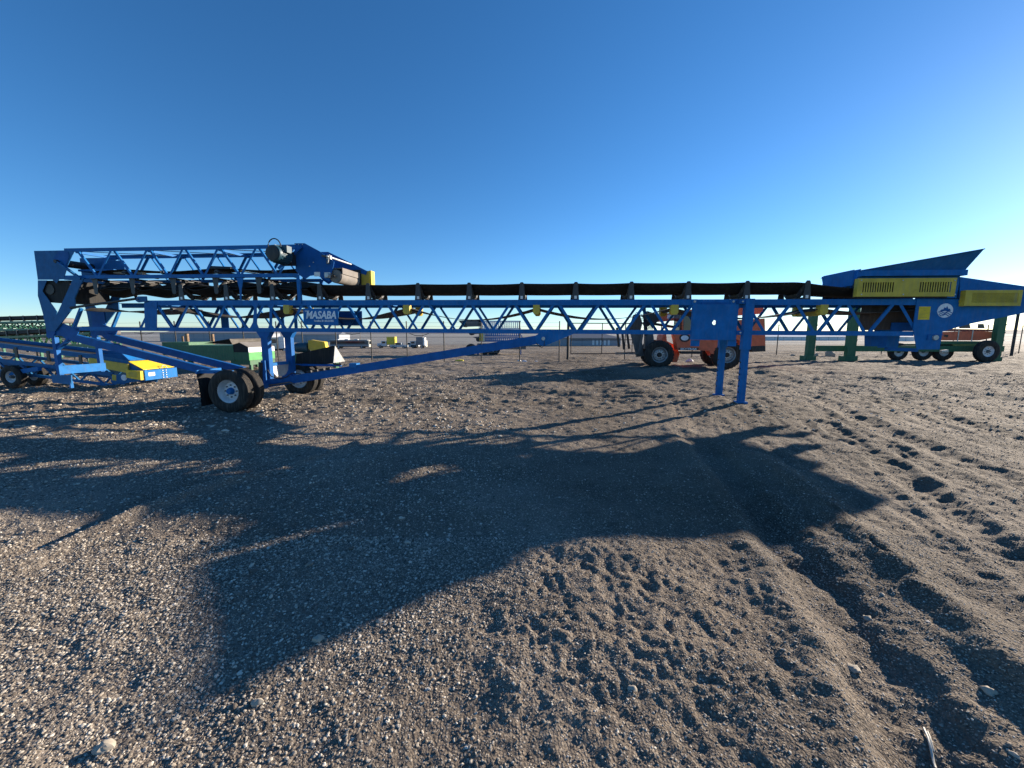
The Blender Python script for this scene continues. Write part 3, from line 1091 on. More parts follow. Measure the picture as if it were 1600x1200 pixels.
for face, lst in ((0, [(113, 500), (104, 522)]), (1, [(113, 500), (104, 522)])):
    y = .03 if face == 0 else W - .03
    b0, b1 = xz(125, 482), xz(113, 513)
    MB().bar((b0[0], y, b0[1]), (b1[0], y, b1[1]), .06, .07, (0, 1, 0)).build('brace', M['blue'], conv)
    plate_y = y - .03
    gq = [Vector((xz(a, b)[0], plate_y, xz(a, b)[1])) for a, b in ((98, 505), (112, 511), (124, 513), (122, 520), (116, 530), (104, 531), (97, 525), (84, 524), (88, 515))]
    MB().prism(gq, (0, .02, 0)).build('pivot_gusset', M['blue_d'], conv)

# ---- undercarriage
def beam(p0, p1, y, w, h, name='undercarriage_beam', mat=None):
    a, b = xz(*p0), xz(*p1)
    m = MB()
    # channel: web and two flanges
    A, B = Vector((a[0], y, a[1])), Vector((b[0], y, b[1]))
    d = (B - A).normalized()
    up = Vector((0, 1, 0)).cross(d) * -1
    if up.z < 0:
        up = -up
    m.bar(A, B, .012, h, up)
    for s in (1, -1):
        m.bar(A + up * (s * (h / 2 - .006)) + Vector((0, w / 2 + .006, 0)), B + up * (s * (h / 2 - .006)) + Vector((0, w / 2 + .006, 0)), w, .012, up)
    return m.build(name, mat or M['blue_d'], conv)
for y in (0.0, W - .1):
    beam((108, 526), (338, 584), y, .1, .2)
    beam((408, 601), (868, 526), y, .1, .21)
    g = [Vector((xz(a, b)[0], y - .014, xz(a, b)[1])) for a, b in ((842, 521), (893, 514), (905, 517), (900, 520), (850, 541), (838, 537), (836, 525))]
    MB().prism(g, (0, .02, 0)).build('pivot_gusset', M['blue'], conv)
    q = xz(849, 529)
    MB().tube((q[0], y - .05, q[1]), (q[0], y + .02, q[1]), .045, n=14).build('pin', M['galv'], conv)
    # upright post from the axle frame to the saddle
    pa, pb = xz(411, 521), xz(411, 592)
    pst = MB().box(pa[0] - .095, pa[0] + .095, y + .02, y + .16, pb[1], pa[1] - .1).build('post', M['blue_d'], conv)
    MB().prism([Vector((pa[0] + dx, y + .01, z)) for dx, z in ((-.2, ZB0), (.2, ZB0), (.1, ZB0 - .16), (-.1, ZB0 - .16))], (0, .16, 0)).build('post_head', M['blue_d'], pst)
# cross channel, mesh step and jack between the posts
pa = xz(411, 570)
MB().box(pa[0] - .06, pa[0] + .09, .16, W - .1, pa[1] - .05, pa[1] + .03).build('cross_channel', M['blue'], conv)
MB().prism([Vector((pa[0] + .05, y, z)) for y, z in ((.2, pa[1] - .06), (W - .12, pa[1] - .06), (W - .14, pa[1] - .22), (W - .3, pa[1] - .36), (.4, pa[1] - .36), (.24, pa[1] - .2))], (.02, 0, 0)).build('gusset_plate', M['galv'], conv)
ja, jb = xz(410, 566), xz(410, 604)
jk = MB().tube((ja[0], -.05, ja[1]), (jb[0], -.05, jb[1]), .06, n=16).build('hydraulic_jack', M['black'], conv)
MB().box(jb[0] + .06, jb[0] + .17, -.06, .0, jb[1] - .04, ja[1] + .05).build('jack_guide', M['blue_d'], conv)

# axle and dual wheels
wg = gp(357, 644.7, -.06)
ov = Vector((wg[0], wg[1], 0)) - F1.o
wx, wc = ov.dot(F1.ex), ov.dot(F1.ey)
RW, WW = .512, .265
wz = (hgt(wg[0], wg[1] + .2) + RW - .01 - F1.o.z + wx * math.sin(math.radians(.37)))
fx = 1.86                                                  # outer face of the far pair
MB().box(wx - .07, wx + .07, wc + .6, fx - .6, wz - .07, wz + .07).build('axle', M['blue_d'], conv)
MB().tube((wx, wc + .12, wz), (wx, fx - .12, wz), .06, n=14).build('axle_shaft', M['black'], conv)
wp = wheel_proto(RW, WW, .285, M['rim'], M['blue'], dish=.15, nuts=8)
wp.parent = conv
wp.location = (wx, wc, wz)
copy_tree(wp, conv, (wx, wc + .34 + WW, wz), (0, 0, math.pi))
copy_tree(wp, conv, (wx, fx - .34 - WW, wz))
copy_tree(wp, conv, (wx, fx, wz), (0, 0, math.pi))
# frame rails from the axle to the posts
for y in (.02, W - .1):
    MB().box(wx - .25, xz(420, 600)[0], y, y + .09, wz + .02, wz + .2).build('axle_frame', M['blue_d'], conv)
# mud flap on its bracket behind the near pair
fxm = wx - .68
MB().box(fxm - .05, wx + .15, wc + .05, wc + .1, wz + .42, wz + .5).box(fxm - .06, fxm - .01, wc - .02, wc + .66, wz + .42, wz + .5).prism([Vector((wx - .35, wc + .05, wz + .45)), Vector((wx + .1, wc + .05, wz + .45)), Vector((wx - .1, wc + .05, wz + .3))], (0, .02, 0)).build('flap_bracket', M['blue'], conv)
fl = MB()
rows = []
for i in range(9):
    t = i / 8
    rows.append([Vector((fxm - .03 + .05 * math.sin(t * 1.9) + .03 * t * s, wc - .02 + .64 * s, wz + .42 - .78 * t)) for s in (0, .25, .5, .75, 1)])
fl.grid(rows)
fl.grid([[p + Vector((.012, 0, 0)) for p in r] for r in rows])
fl.build('mud_flap', M['rubber'], conv)
# the splash panel above the far pair
sp = [P(a, b, 1.3) for a, b in ((463, 553), (523, 540), (520.5, 567), (461, 578))]
spn = MB().prism(sp, (0, .015, 0)).build('splash_panel', M['rubber'], conv)
t3 = sp[1]
MB().prism([t3, sp[2], sp[2] + Vector((.02, .62, .0))], (.012, 0, 0)).build('splash_gusset', M['galv'], spn)
MB().box(sp[3].x, sp[2].x + .25, 1.26, 1.34, sp[2].z - .1, sp[2].z - .04).build('panel_rail', M['blue_d'], conv)
# hoses and small fittings on the undercarriage
def hose(pts, c, r=.013, name='hose', mat=None):
    MB().path([P(a, b, cc) for (a, b), cc in zip(pts, c if isinstance(c, list) else [c] * len(pts))], r, 6).build(name, mat or M['black'], conv)
hose([(418, 578), (424, 588), (436, 592), (448, 589), (456, 583), (470, 584)], -.02)
hose([(838, 536), (842, 541), (847, 543), (850, 540), (851, 533)], -.06, .01)
hose([(510, 590), (516, 597), (523, 599), (529, 594), (531, 588)], .2, .01)
hose([(640, 521), (648, 524), (660, 524.5), (670, 521)], .02, .008)
hose([(540, 521), (550, 522.5), (562, 521)], .02, .008)
hose([(210, 520), (228, 522), (240, 520)], .02, .008)
hose([(463, 487), (466, 500), (474, 512)], -.01, .007)
hose([(419, 602), (434, 600), (452, 597), (460, 600)], -.03, .02, 'hydraulic_line', M['darkgrey'])
bx = P(551, 571, -.02)
MB().box(bx.x - .1, bx.x + .1, -.02, .18, bx.z - .055, bx.z + .055).build('reflector_box', M['blue'], conv)
bx = P(526, 571, -.02)
MB().box(bx.x - .09, bx.x + .12, -.01, .1, bx.z, bx.z + .05).build('bracket', M['black'], conv)
bx = P(480, 580, -.01)
for k in range(4):
    MB().tube((bx.x + .18 * k, -.02, bx.z - .02 + k * .03), (bx.x + .18 * k + .12, -.02, bx.z + k * .03), .03, n=10).build('valve', M['black'], conv)

# rear bumper under the fold: two posts, cross bar, strut
rb0, rb1 = xz(84, 527), xz(86, 586)
for y in (0, W):
    MB().box(rb0[0] - .04, rb0[0] + .06, y - .03, y + .07, rb1[1], rb0[1]).build('bumper_post', M['blue_d'], conv)
    a, b = xz(107, 530), xz(85, 549)
    MB().bar((a[0], y + .03, a[1]), (b[0], y + .03, b[1]), .06, .09, (0, 1, 0)).build('bumper_strut', M['blue_d'], conv)
bz = xz(86, 578)[1]
MB().box(rb0[0] + .061, rb0[0] + .075, -.04, W + .1, bz - .12, bz + .11).box(rb0[0] + .02, rb0[0] + .074, -.04, W + .1, bz + .111, bz + .12).build('bumper_bar', M['blue'], conv)
pl = [xz(80, 586), xz(111, 586), xz(111, 601), xz(82, 598)]
MB().prism([Vector((x, .0, z)) for x, z in pl], (0, .03, 0)).build('bumper_plate', M['blue_dust'], conv)
MB().box(pl[2][0] - .05, pl[2][0], -.01, .06, pl[2][1] - .1, pl[2][1] + .1).build('bumper_foot', M['blue'], conv)

# ---- sign panels
sg = plate('sign_panel', [(473.5, 482), (528.5, 481.5), (528.5, 509), (474.5, 507.5)], -.03, .012, M['blue'])
a, b = P(478, 497.5, -.034), P(525, 497.5, -.034)
lettering('MASABA', .265, (a.x, -.036, a.z), M['lettering'], sg, b.x - a.x, shear=.25, offset=.008)
a, b = P(491, 503, -.034), P(521.5, 503, -.034)
lettering('Vermillion, SD  605-624-9555', .07, (a.x, -.036, a.z + .005), M['lettering'], sg, b.x - a.x, offset=.0015)
q = P(475.5, 486, -.034)
MB().bar((q.x + .02, -.036, q.z + .0), (q.x + .14, -.036, q.z - .0), .006, .02).build('lettering_flourish', M['lettering'], sg)
fpx = [P(a, b, W + .03) for a, b in ((516, 486), (565.5, 486), (566, 509), (517, 508.5))]
MB().prism(fpx, (0, .012, 0)).build('sign_panel', M['blue_d'], conv)

# ---- control box and support legs
cb = [(1082, 472), (1089, 472), (1091, 475.5), (1141, 475.5), (1143, 470.5), (1153, 470.5), (1150, 531), (1080, 531)]
cz = [P(a, b, -.1) for a, b in cb]
hole_c = P(1116, 504, -.1)
box = MB()
n = 24
ring = [Vector((hole_c.x + .045 * math.cos(2 * math.pi * k / n), -.1, hole_c.z + .055 * math.sin(2 * math.pi * k / n))) for k in range(n)]
x0, x1, z0, z1 = cz[7].x, cz[6].x, cz[7].z, cz[2].z
sq = []
for k in range(n):
    a = 2 * math.pi * k / n
    c, s = math.cos(a), math.sin(a)
    t = min((x1 - hole_c.x) / c if c > 1e-6 else 9, (x0 - hole_c.x) / c if c < -1e-6 else 9, (z1 - hole_c.z) / s if s > 1e-6 else 9, (z0 - hole_c.z) / s if s < -1e-6 else 9)
    sq.append(Vector((hole_c.x + c * t, -.1, hole_c.z + s * t)))
vs = ring + sq + [v + Vector((0, .012, 0)) for v in ring] + [v + Vector((0, .012, 0)) for v in sq]
fs = []
for k in range(n):
    j = (k + 1) % n
    fs += [(k, j, n + j, n + k), (2 * n + j, 2 * n + k, 3 * n + k, 3 * n + j), (k, 2 * n + k, 2 * n + j, j)]
box.add(vs, fs)
cc = [Vector((x0, 0, z0)), Vector((x1, 0, z0)), Vector((x1, 0, z1)), Vector((x0, 0, z1))]
for q in cc:                                              # corners the fan leaves out
    near_ = sorted(sq, key=lambda v: (v.x - q.x) ** 2 + (v.z - q.z) ** 2)[:2]
    box.prism([Vector((q.x, -.1, q.z)), near_[0], near_[1]], (0, .012, 0))
box.box(x0, x0 + .012, -.0875, -.002, z0, z1).box(x1 - .012, x1, -.0875, -.002, z0, z1).box(x0 + .012, x1 - .012, -.0875, -.002, z0, z0 + .012)
cbox = box.build('control_panel', M['blue'], conv)
for a in (1085.5, 1146):
    q = P(a, 471, -.03)
    MB().box(q.x - .06, q.x + .06, -.03, -.002, q.z - .09, q.z + .05).build('mounting_tab', M['blue'], cbox)
    MB().tube((q.x, -.045, q.z), (q.x, -.03, q.z), .028, n=10).build('bolt', M['galv'], cbox)
MB().box(x0 + .2, x1 - .25, -.05, -.002, z1 + .005, z1 + .05).build('wiring_strip', M['blue_d'], cbox)
for a in (1080.5, 1138):
    t = [P(a, 531.5, -.06), P(a + 13, 531.5, -.06), P(a + 12, 541, -.06), P(a - 1, 541, -.06)]
    MB().prism(t, (0, .05, 0)).build('bottom_tab', M['blue'], cbox)

lx0, lx1 = xz(1163, 500, -.14)[0], xz(1176.5, 500, -.14)[0]
for y, gpy in ((-.16, (1162, 627)), (W + .02, (1122, 613))):
    zt = xz(1170, 467.5)[1]
    wpos = F1.W((lx0 + .1, y, 0))
    zg = hgt(wpos.x, wpos.y) - (wpos.z)
    lg = MB().box(lx0, lx1, y, y + .14, xz(1170, 546)[1], zt).build('support_leg', M['blue'], conv)
    inn = MB().box(lx0 + .022, lx1 - .022, y + .018, y + .122, zg + .03, xz(1170, 545)[1])
    inn.box(lx0 - .03, lx1 + .03, y - .02, y + .16, zg - .03, zg + .03)
    inn.build('leg_extension', M['blue'], lg)
    for k in range(6):
        zz = zg + .25 + k * .14
        MB().tube((lx0 + .0215, y + .07, zz), (lx0 + .012, y + .07, zz), .02, n=8).build('pin_hole', M['black'], lg)
    for zz in (ZT0 + .07, ZB0 + .05):
        MB().box(lx0 - .14, lx0 - .002, y + .02, y + .12, zz - .05, zz + .05).build('leg_clamp', M['blue_d'], lg)
        MB().tube((lx0 - .07, y + .0, zz), (lx0 - .07, y + .02, zz), .02, n=8).build('bolt', M['galv'], lg)

# ---- feed hopper and tail
tailp = [(1433, 467.5), (1500, 467.5), (1500, 432.5), (1600, 447), (1630, 451.5), (1650, 456), (1650, 478), (1600, 489), (1563, 496.5), (1515.5, 506), (1473, 518), (1468, 546), (1433, 546), (1427, 514)]
plate_pair('tail_plate', tailp, -.02, .018, M['blue'])
tq = P(1646, 467, 0)
MB().tube((tq.x - .3, .02, tq.z), (tq.x - .3, W - .02, tq.z), .15, n=24).tube((tq.x - .3, -.06, tq.z), (tq.x - .3, W + .06, tq.z), .03, n=10).build('tail_pulley', M['black'], conv)
MB().box(tq.x - .004, tq.x + .02, -.02, W + .02, tq.z - .09, tq.z + .09).build('tail_end_plate', M['blue'], conv)
# sloping deck over the tail
da, db = P(1500, 433, 0), P(1630, 452, 0)
MB().prism([Vector((da.x, y, da.z)) for y in (0, W)] + [Vector((db.x, y, db.z)) for y in (W, 0)], (0, 0, -.008)).build('tail_cover', M['blue_dust'], conv)

def vent_guard(x0, x1, z0, z1, y, sets, parent, name, mat):
    """sheet guard with rows of real vertical slots"""
    m = MB()
    h = z1 - z0
    sz0, sz1 = z0 + h * .24, z0 + h * .78
    t = .006
    m.box(x0, x1, y, y + t, sz1, z1).box(x0, x1, y, y + t, z0, sz0)
    cur = x0
    for a, b, n in sets:
        m.box(cur, a, y, y + t, sz0, sz1)
        stp = (b - a) / (2 * n - 1)
        for k in range(n - 1):
            m.box(a + stp * (2 * k + 1), a + stp * (2 * k + 2), y, y + t, sz0, sz1)
        cur = b
    m.box(cur, x1, y, y + t, sz0, sz1)
    m.box(x0, x0 + .01, y + t, y + .1, z0, z1).box(x1 - .01, x1, y + t, y + .1, z0, z1).box(x0 + .01, x1 - .01, y + t, y + .1, z1 - .01, z1)
    return m.build(name, mat, parent)
a, b = P(1338, 463.5, -.16), P(1496, 434, -.16)
s1 = (P(1348, 450, -.16).x, P(1396, 450, -.16).x, 13)
s2 = (P(1437, 450, -.16).x, P(1486, 450, -.16).x, 13)
vg = vent_guard(a.x, b.x, a.z, b.z, -.16, [s1, s2], conv, 'vented_guard', M['yellow'])
for px_ in (1346, 1492, 1411):
    for py_ in (438, 460):
        q = P(px_, py_, -.16)
        MB().tube((q.x, -.168, q.z), (q.x, -.16, q.z), .014, n=8).build('bolt', M['galv'], vg)
MB().box(a.x + .02, b.x - .02, -.02, -.006, a.z - .02, b.z).build('skirt_backing', M['black'], conv)
a, b = P(1506, 478, -.14), P(1599, 453, -.14)
mg = MB()
mg.box(a.x, b.x, -.14, -.13, b.z - .06, b.z).box(a.x, b.x, -.14, -.13, a.z, a.z + .07).box(a.x, a.x + .13, -.14, -.13, a.z + .07, b.z - .06).box(b.x - .07, b.x, -.14, -.13, a.z + .07, b.z - .06)
mg.box(a.x, b.x, -.13, -.03, b.z - .01, b.z).box(a.x, a.x + .01, -.13, -.03, a.z, b.z - .01)
mgo = mg.build('mesh_guard', M['yellow'], conv)
ms = MB()
nx = 46
xa, xb, za, zb = a.x + .13, b.x - .07, a.z + .07, b.z - .06
for k in range(nx):
    x = xa + (xb - xa) * (k + .5) / nx
    ms.box(x - .0045, x + .0045, -.134, -.131, za, zb)
for k in range(14):
    z = za + (zb - za) * (k + .5) / 14
    ms.box(xa, xb, -.1308, -.128, z - .0035, z + .0035)
ms.build('expanded_mesh', M['yellow'], mgo)
MB().box(xa, xb, -.06, -.05, za, zb).build('dark_backing', M['black'], mgo)  # black sheet added so the gaps in the mesh look dark
MB().prism([P(1501, 478.5, -.06), P(1506, 478.5, -.06), P(1506, 456, -.06), P(1503, 458, -.06), P(1504, 464, -.06), P(1500, 470, -.06)], (0, .03, 0)).build('guard_hinge', M['yellow'], mgo)
# skirts, wings and end wall of the hopper
sa, sb = P(1339, 424.5, 0), P(1500, 424.5, 0)
zsk = P(1400, 434, 0).z
zlow = P(1400, 466, 0).z
for y in (-.015, W + .003):
    MB().box(sa.x, sb.x, y, y + .012, zlow, sa.z).build('hopper_skirt', M['blue'], conv)
MB().box(sa.x + .0, sb.x, -.17, -.015, zsk + .02, sa.z - .0).build('skirt_rail', M['blue'], conv)
A, Bp, C = P(1341, 423.5, -.1), P(1538, 389, -.3), P(1507, 423.5, -.1)
wing = MB().prism([A, Bp, C], (0, .012, .004)).build('hopper_wing', M['blue_dust'], conv)
MB().path([A + Vector((0, -.01, .0)), Bp + Vector((0, -.01, 0))], .012, 6).build('wing_rim', M['blue_dust'], wing)
mir = lambda v: Vector((v.x, W - v.y, v.z))
MB().prism([mir(A), mir(Bp), mir(C)], (0, -.012, .004)).build('hopper_wing', M['blue_dust'], conv)
# discharge hood between the skirts at the belt side
ha, hb_ = P(1343, 421, 0), P(1326, 446, 0)
MB().box(ha.x - .1, ha.x - .085, .02, W - .02, hb_.z, ha.z).build('hopper_end', M['blue'], conv)
q0, q1, q2, q3 = [P(a, b, W - .02) for a, b in ((1284, 432.6), (1346, 420), (1332, 445), (1286, 444))]
MB().prism([q0, q1, q2, q3], (0, .012, 0)).build('hopper_wall', M['blue'], conv)
ch = [P(a, b, W - .04) for a, b in ((1290, 444), (1350, 444), (1350, 468), (1290, 468))]
chm = MB()
for k in range(6):
    x = ch[0].x + .1 + k * .13
    chm.box(x, x + .08, W - .04, W - .03, ch[2].z + .02, ch[0].z)
chm.box(ch[0].x, ch[0].x + .1, W - .041, W - .03, ch[2].z, ch[0].z)
chm.build('far_skirt_bars', M['black'], conv)
# dark load box and lower gear under the hopper
MB().prism([P(a, b, .55) for a, b in ((1362, 476), (1432, 476), (1432, 514), (1360, 516), (1358, 500))], (0, .3, 0)).build('load_box', M['rust'], conv)
MB().box(P(1394, 506, .5).x, P(1430, 506, .5).x, .5, .53, P(1394, 517, .5).z, P(1394, 504, .5).z).build('lower_guard', M['blue_d'], conv)
lb = [P(a, b, .6) for a, b in ((1361, 523), (1388, 523), (1384, 541), (1361, 541))]
MB().prism(lb, (0, .2, 0)).build('hitch_box', M['blue_d'], conv)
MB().bar(P(1385, 545, .5), P(1432, 547, .5), .1, .08).build('hitch_beam', M['blue_d'], conv)
MB().bar(P(1470, 549, .3), P(1480, 548, .3), .06, .05).build('hitch_pin', M['galv'], conv)
q = P(1460.5, 527.5, -.02)
MB().tube((q.x, -.055, q.z), (q.x, -.02, q.z), .055, n=18).build('pivot_pin', M['galv'], conv)
MB().box(q.x - .16, q.x - .14, -.04, -.02, q.z - .05, q.z + .07).box(q.x - .14, q.x + .16, -.03, -.02, q.z + .055, q.z + .07).build('pin_keeper', M['blue_d'], conv)
plate('warning_label', [(1436.5, 479), (1454.5, 479), (1452, 499.5), (1434, 499.5)], -.024, .003, M['yellow2'])
wl_ = [P(a, b, -.0245) for a, b in ((1437, 484), (1453, 484))]
for k in range(7):
    z = P(1440, 482.5 + k * 2.3, -.0245).z
    MB().box(wl_[0].x + .02, wl_[1].x - .03 - .05 * (k % 3), -.0255, -.0245, z - .006, z + .006).build('label_line', M['yellow'], conv)
# round emblem: white disc, blue peak and wave bands
q = P(1476.7, 485.3, -.022)
em = MB().tube((q.x, -.026, q.z), (q.x, -.0205, q.z), .155, n=40).build('emblem', M['lettering'], conv)
e = MB()
e.prism([Vector((q.x + a, -.029, q.z + b)) for a, b in ((-.11, -.015), (-.07, .03), (-.05, .02), (-.02, .075), (.0, .05), (.025, .095), (.06, .03), (.08, .045), (.11, .0), (.05, -.02), (.0, -.005), (-.05, -.02))], (0, .002, 0))
for k in range(3):
    r0, r1 = [], []
    for i in range(15):
        x = -.14 + .28 * i / 14 if k == 0 else -.12 + .24 * i / 14
        zc = -.035 - .032 * k + .018 * math.sin(i * .75 + k)
        if x * x + zc * zc > .15 ** 2:
            continue
        r0.append(Vector((q.x + x, -.029, q.z + zc + .008)))
        r1.append(Vector((q.x + x, -.029, q.z + zc - .008)))
    e.prism(r0 + r1[::-1], (0, .002, 0))
e.build('emblem_mark', M['blue_d'], em)

# ------------------------------------------------------------------ a second blue conveyor with a yellow-hooded hopper, left
def machine(name, px, py, px2, py2, label, cat, c_tilt=0.0):
    """an Empty on the ground under pixel 1 whose x axis runs towards pixel 2"""
    a, b = Vector((*gp(px, py), 0)), Vector((*gp(px2, py2), 0))
    yaw = -math.atan2(b.y - a.y, b.x - a.x)
    f = Frame((a.x, a.y, 0), yaw, c_tilt)
    return f, empty(name, f.o, f.rot, label, cat)

f2 = Frame((*gp(185, 605.5), 0), math.radians(3))
c2 = empty('hopper_conveyor', f2.o, f2.rot, 'low blue conveyor with yellow hooded hopper resting on the ground at left', 'conveyor')
q2 = lambda a, b, c=0.0: f2.P(a, b, c)
def pl2(name, pts, c, t, mat, parent=None):
    return MB().prism([q2(a, b, c) for a, b in pts], (0, t, 0)).build(name, mat, parent or c2)
W2 = 1.15
tp = pl2('tail_plate', [(173, 584), (200, 586), (200, 566), (224, 579), (224, 594), (195, 599), (192, 605), (178, 604), (173, 596)], 0, .02, M['blue_dust'])
MB().prism([Vector((v.x, W2, v.z)) for v in [q2(a, b) for a, b in ((173, 584), (200, 586), (200, 566), (224, 579), (224, 594), (195, 599), (192, 605), (178, 604), (173, 596))]], (0, .02, 0)).build('tail_plate', M['blue_dust'], c2)
e0, e1 = q2(224.5, 579), q2(224.5, 594.5)
ep = MB().box(e0.x, e0.x + .025, 0, W2 + .02, e1.z, e0.z).build('end_panel', M['blue'], c2)
MB().box(e0.x + .026, e0.x + .03, .12, .34, e0.z - .2, e0.z - .08).build('label_plate', M['white'], ep)
for k in range(2):
    for j in range(4):
        MB().tube((e0.x + .025, .62 + .12 * k, e1.z + .04 + j * .08), (e0.x + .045, .62 + .12 * k, e1.z + .04 + j * .08), .018, n=8).build('bolt', M['galv'], ep)
cp = [Vector((e0.x + .04, .68 + .1 * math.cos(t), e0.z + .02 + .1 * math.sin(t))) for t in [math.pi * k / 8 for k in range(9)]]
MB().path(cp, .012, 6).build('lifting_eye', M['galv'], ep)
h0, h1 = q2(201, 565.5), q2(224, 578)
MB().prism([Vector((h0.x, 0, h0.z)), Vector((h0.x, W2, h0.z)), Vector((h1.x, W2 + .01, h1.z)), Vector((h1.x, 0, h1.z))], (0, 0, .02)).build('hood', M['yellow2'], c2)
pl2('guard', [(139, 559), (200, 569), (199, 583), (139, 571)], -.07, .05, M['yellow'])
gg = pl2('guard', [(197, 578), (219, 580), (220, 594), (197, 590)], -.12, .09, M['yellow2'])
pl2('mesh_panel', [(201, 580.5), (214, 582), (214, 590.5), (201, 588.5)], -.125, .004, M['yellow'], gg)
pl2('warning_label', [(175, 585), (181.5, 586), (181.5, 595), (175, 594)], -.004, .003, M['yellow'])
q = q2(194, 590)
MB().tube((q.x, -.012, q.z), (q.x, 0, q.z), .1, n=24).build('emblem', M['lettering'], c2)
pl2('hopper_skirt', [(139, 553), (200, 563), (200, 569), (139, 559)], -.01, .02, M['blue_dust'])
wv = [q2(139, 553), q2(191, 553, -.1), q2(203, 564)]
MB().prism(wv, (0, .015, 0)).build('hopper_wing', M['blue_d'], c2)
wr = [q2(191, 553, .0), q2(203, 564, .0), q2(203, 564) + Vector((.02, W2, 0)), q2(191, 553) + Vector((.05, W2, -.1))]
MB().prism(wr, (.015, 0, .01)).build('hopper_wing', M['blue'], c2)
# truss climbing away to the left
def ln(p0, p1, y):
    a, b = q2(*p0), q2(*p1)
    return Vector((a.x, y, a.z)), Vector((b.x, y, b.z))
for y in (.03, W2 - .03):
    t0, t1 = ln((-150, 545), (176, 585), y)
    MB().bar(t0, t1, .06, .12).build('chord', M['blue_dust'], c2)
    b0, b1 = ln((-150, 561), (180, 603), y)
    MB().bar(b0, b1, .06, .09).build('chord', M['blue_dust'], c2)
    for k in range(9):
        a, b, c = t0.lerp(t1, k / 9), b0.lerp(b1, (k + .5) / 9), t0.lerp(t1, (k + 1) / 9)
        MB().bar(a, b, .04, .05, (0, 1, 0)).build('brace', M['blue_dust'], c2)
        MB().bar(b, c, .04, .05, (0, 1, 0)).build('brace', M['blue_dust'], c2)
k0, k1 = ln((-150, 524), (150, 560), W2 / 2)
MB().bar(k0, k1, W2 - .2, .03).build('belt', M['rubber'], c2)
for y in (.04, W2 - .04):
    s0, s1 = ln((-150, 522), (150, 558), y)
    MB().bar(s0, s1, .03, .15).build('belt_edge', M['blue_dust'], c2)
for k in range(6):
    p = k0.lerp(k1, (k + .5) / 6)
    MB().box(p.x - .05, p.x + .05, 0, .03, p.z - .3, p.z + .05).box(p.x - .05, p.x + .05, W2 - .03, W2, p.z - .3, p.z + .05).build('idler', M['idler'], c2)
w2 = wheel_proto(.38, .24, .2, M['rim'], M['darkgrey'], dish=.12, nuts=0, n=28)
w2.parent = c2
for i_, (px_, c_) in enumerate(((16, -.35), (52, .3), (16, 1.6))):
    q = q2(px_, 600, c_)
    o = w2 if i_ == 0 else copy_tree(w2, c2)
    o.location = (q.x, c_, .37)
q = q2(16, 600, -.3)
MB().box(q.x - .06, q.x + .06, -.1, 1.7, .31, .43).build('axle', M['black'], c2)
for c_, dz in ((-.2, 0), (.9, .1)):
    a, b = q2(-90, 600, c_), q2(62, 576, c_)
    MB().bar((a.x, c_, a.z + dz), (b.x, c_, b.z + dz), .1, .14).build('draw_bar', M['blue'], c2)

# ------------------------------------------------------------------ two dark green conveyors behind it
def green_conveyor(origin, yaw, length, z_bot, z_top, ntr, label, tilt, extra, gmat='green'):
    r = empty('green_conveyor', (origin[0], origin[1], base_h(*origin) * 1.0), (0, tilt, -yaw), label, 'conveyor', 'green conveyors parked at the left')
    w = 1.1
    for y in (0, w):
        for z in (z_bot, z_top):
            MB().box(-length, 0, y - .04, y + .04, z, z + .1).build('chord', M[gmat], r)
        st = length / ntr
        for k in range(ntr):
            x = -length + k * st
            MB().bar((x, y, z_top), (x + st / 2, y, z_bot + .1), .04, .05, (0, 1, 0)).build('brace', M[gmat], r)
            MB().bar((x + st / 2, y, z_bot + .1), (x + st, y, z_top), .04, .05, (0, 1, 0)).build('brace', M[gmat], r)
    MB().box(-length, .2, .08, w - .08, z_top + .2, z_top + .22).box(-length, .2, .0, .08, z_top + .22, z_top + .4).build('belt', M['rubber'], r)
    MB().box(-length + .4, -.2, .1, w - .1, z_bot - .12, z_bot - .1).build('return_belt', M['belt_dusty'], r)
    for k in range(int(length / 1.2)):
        x = -length + .5 + k * 1.2
        MB().box(x, x + .08, -.04, 0, z_top + .1, z_top + .42).box(x, x + .08, w, w + .04, z_top + .1, z_top + .42).build('idler', M['idler'], r)
    MB().tube((.1, .05, z_top + .1), (.1, w - .05, z_top + .1), .16, n=18).build('head_pulley', M['lagging'], r)
    for x in (-length * .2, -length * .7):
        for y in (0, w):
            MB().box(x, x + .12, y - .06, y + .06, 0, z_bot).build('leg', M[gmat], r)
    if extra:
        MB().box(-2.4, .7, -.1, -.06, z_bot - .55, z_bot + .1).build('side_panel', M[gmat], r)
        MB().box(-1.9, -1.35, -.105, -.1, z_bot - .3, z_bot - .02).build('label_plate', M['white'], r)
        MB().box(-1.0, -.55, -.105, -.1, z_bot - .32, z_bot - .05).build('label_plate', M['white'], r)
        MB().box(-.2, -.12, -.105, -.1, z_bot - .3, z_bot - .05).build('label_plate', M['white'], r)
    return r
green_conveyor(gp(150, 578), math.radians(20), 16, 1.2, 1.75, 16, 'dark green conveyor with white plates on its side, behind the low blue hopper', math.radians(-1.5), True)
green_conveyor((gp(30, 566)[0] + 1.5, gp(30, 566)[1] + 3), math.radians(10), 15, 1.35, 1.8, 14, 'sea green conveyor truss just below the tall one at far left', math.radians(1.2), False, 'green3')
green_conveyor(gp(86, 569), math.radians(14), 17, 2.0, 2.45, 18, 'tall dark green conveyor truss at the far left edge', math.radians(-.4), False, 'green3')

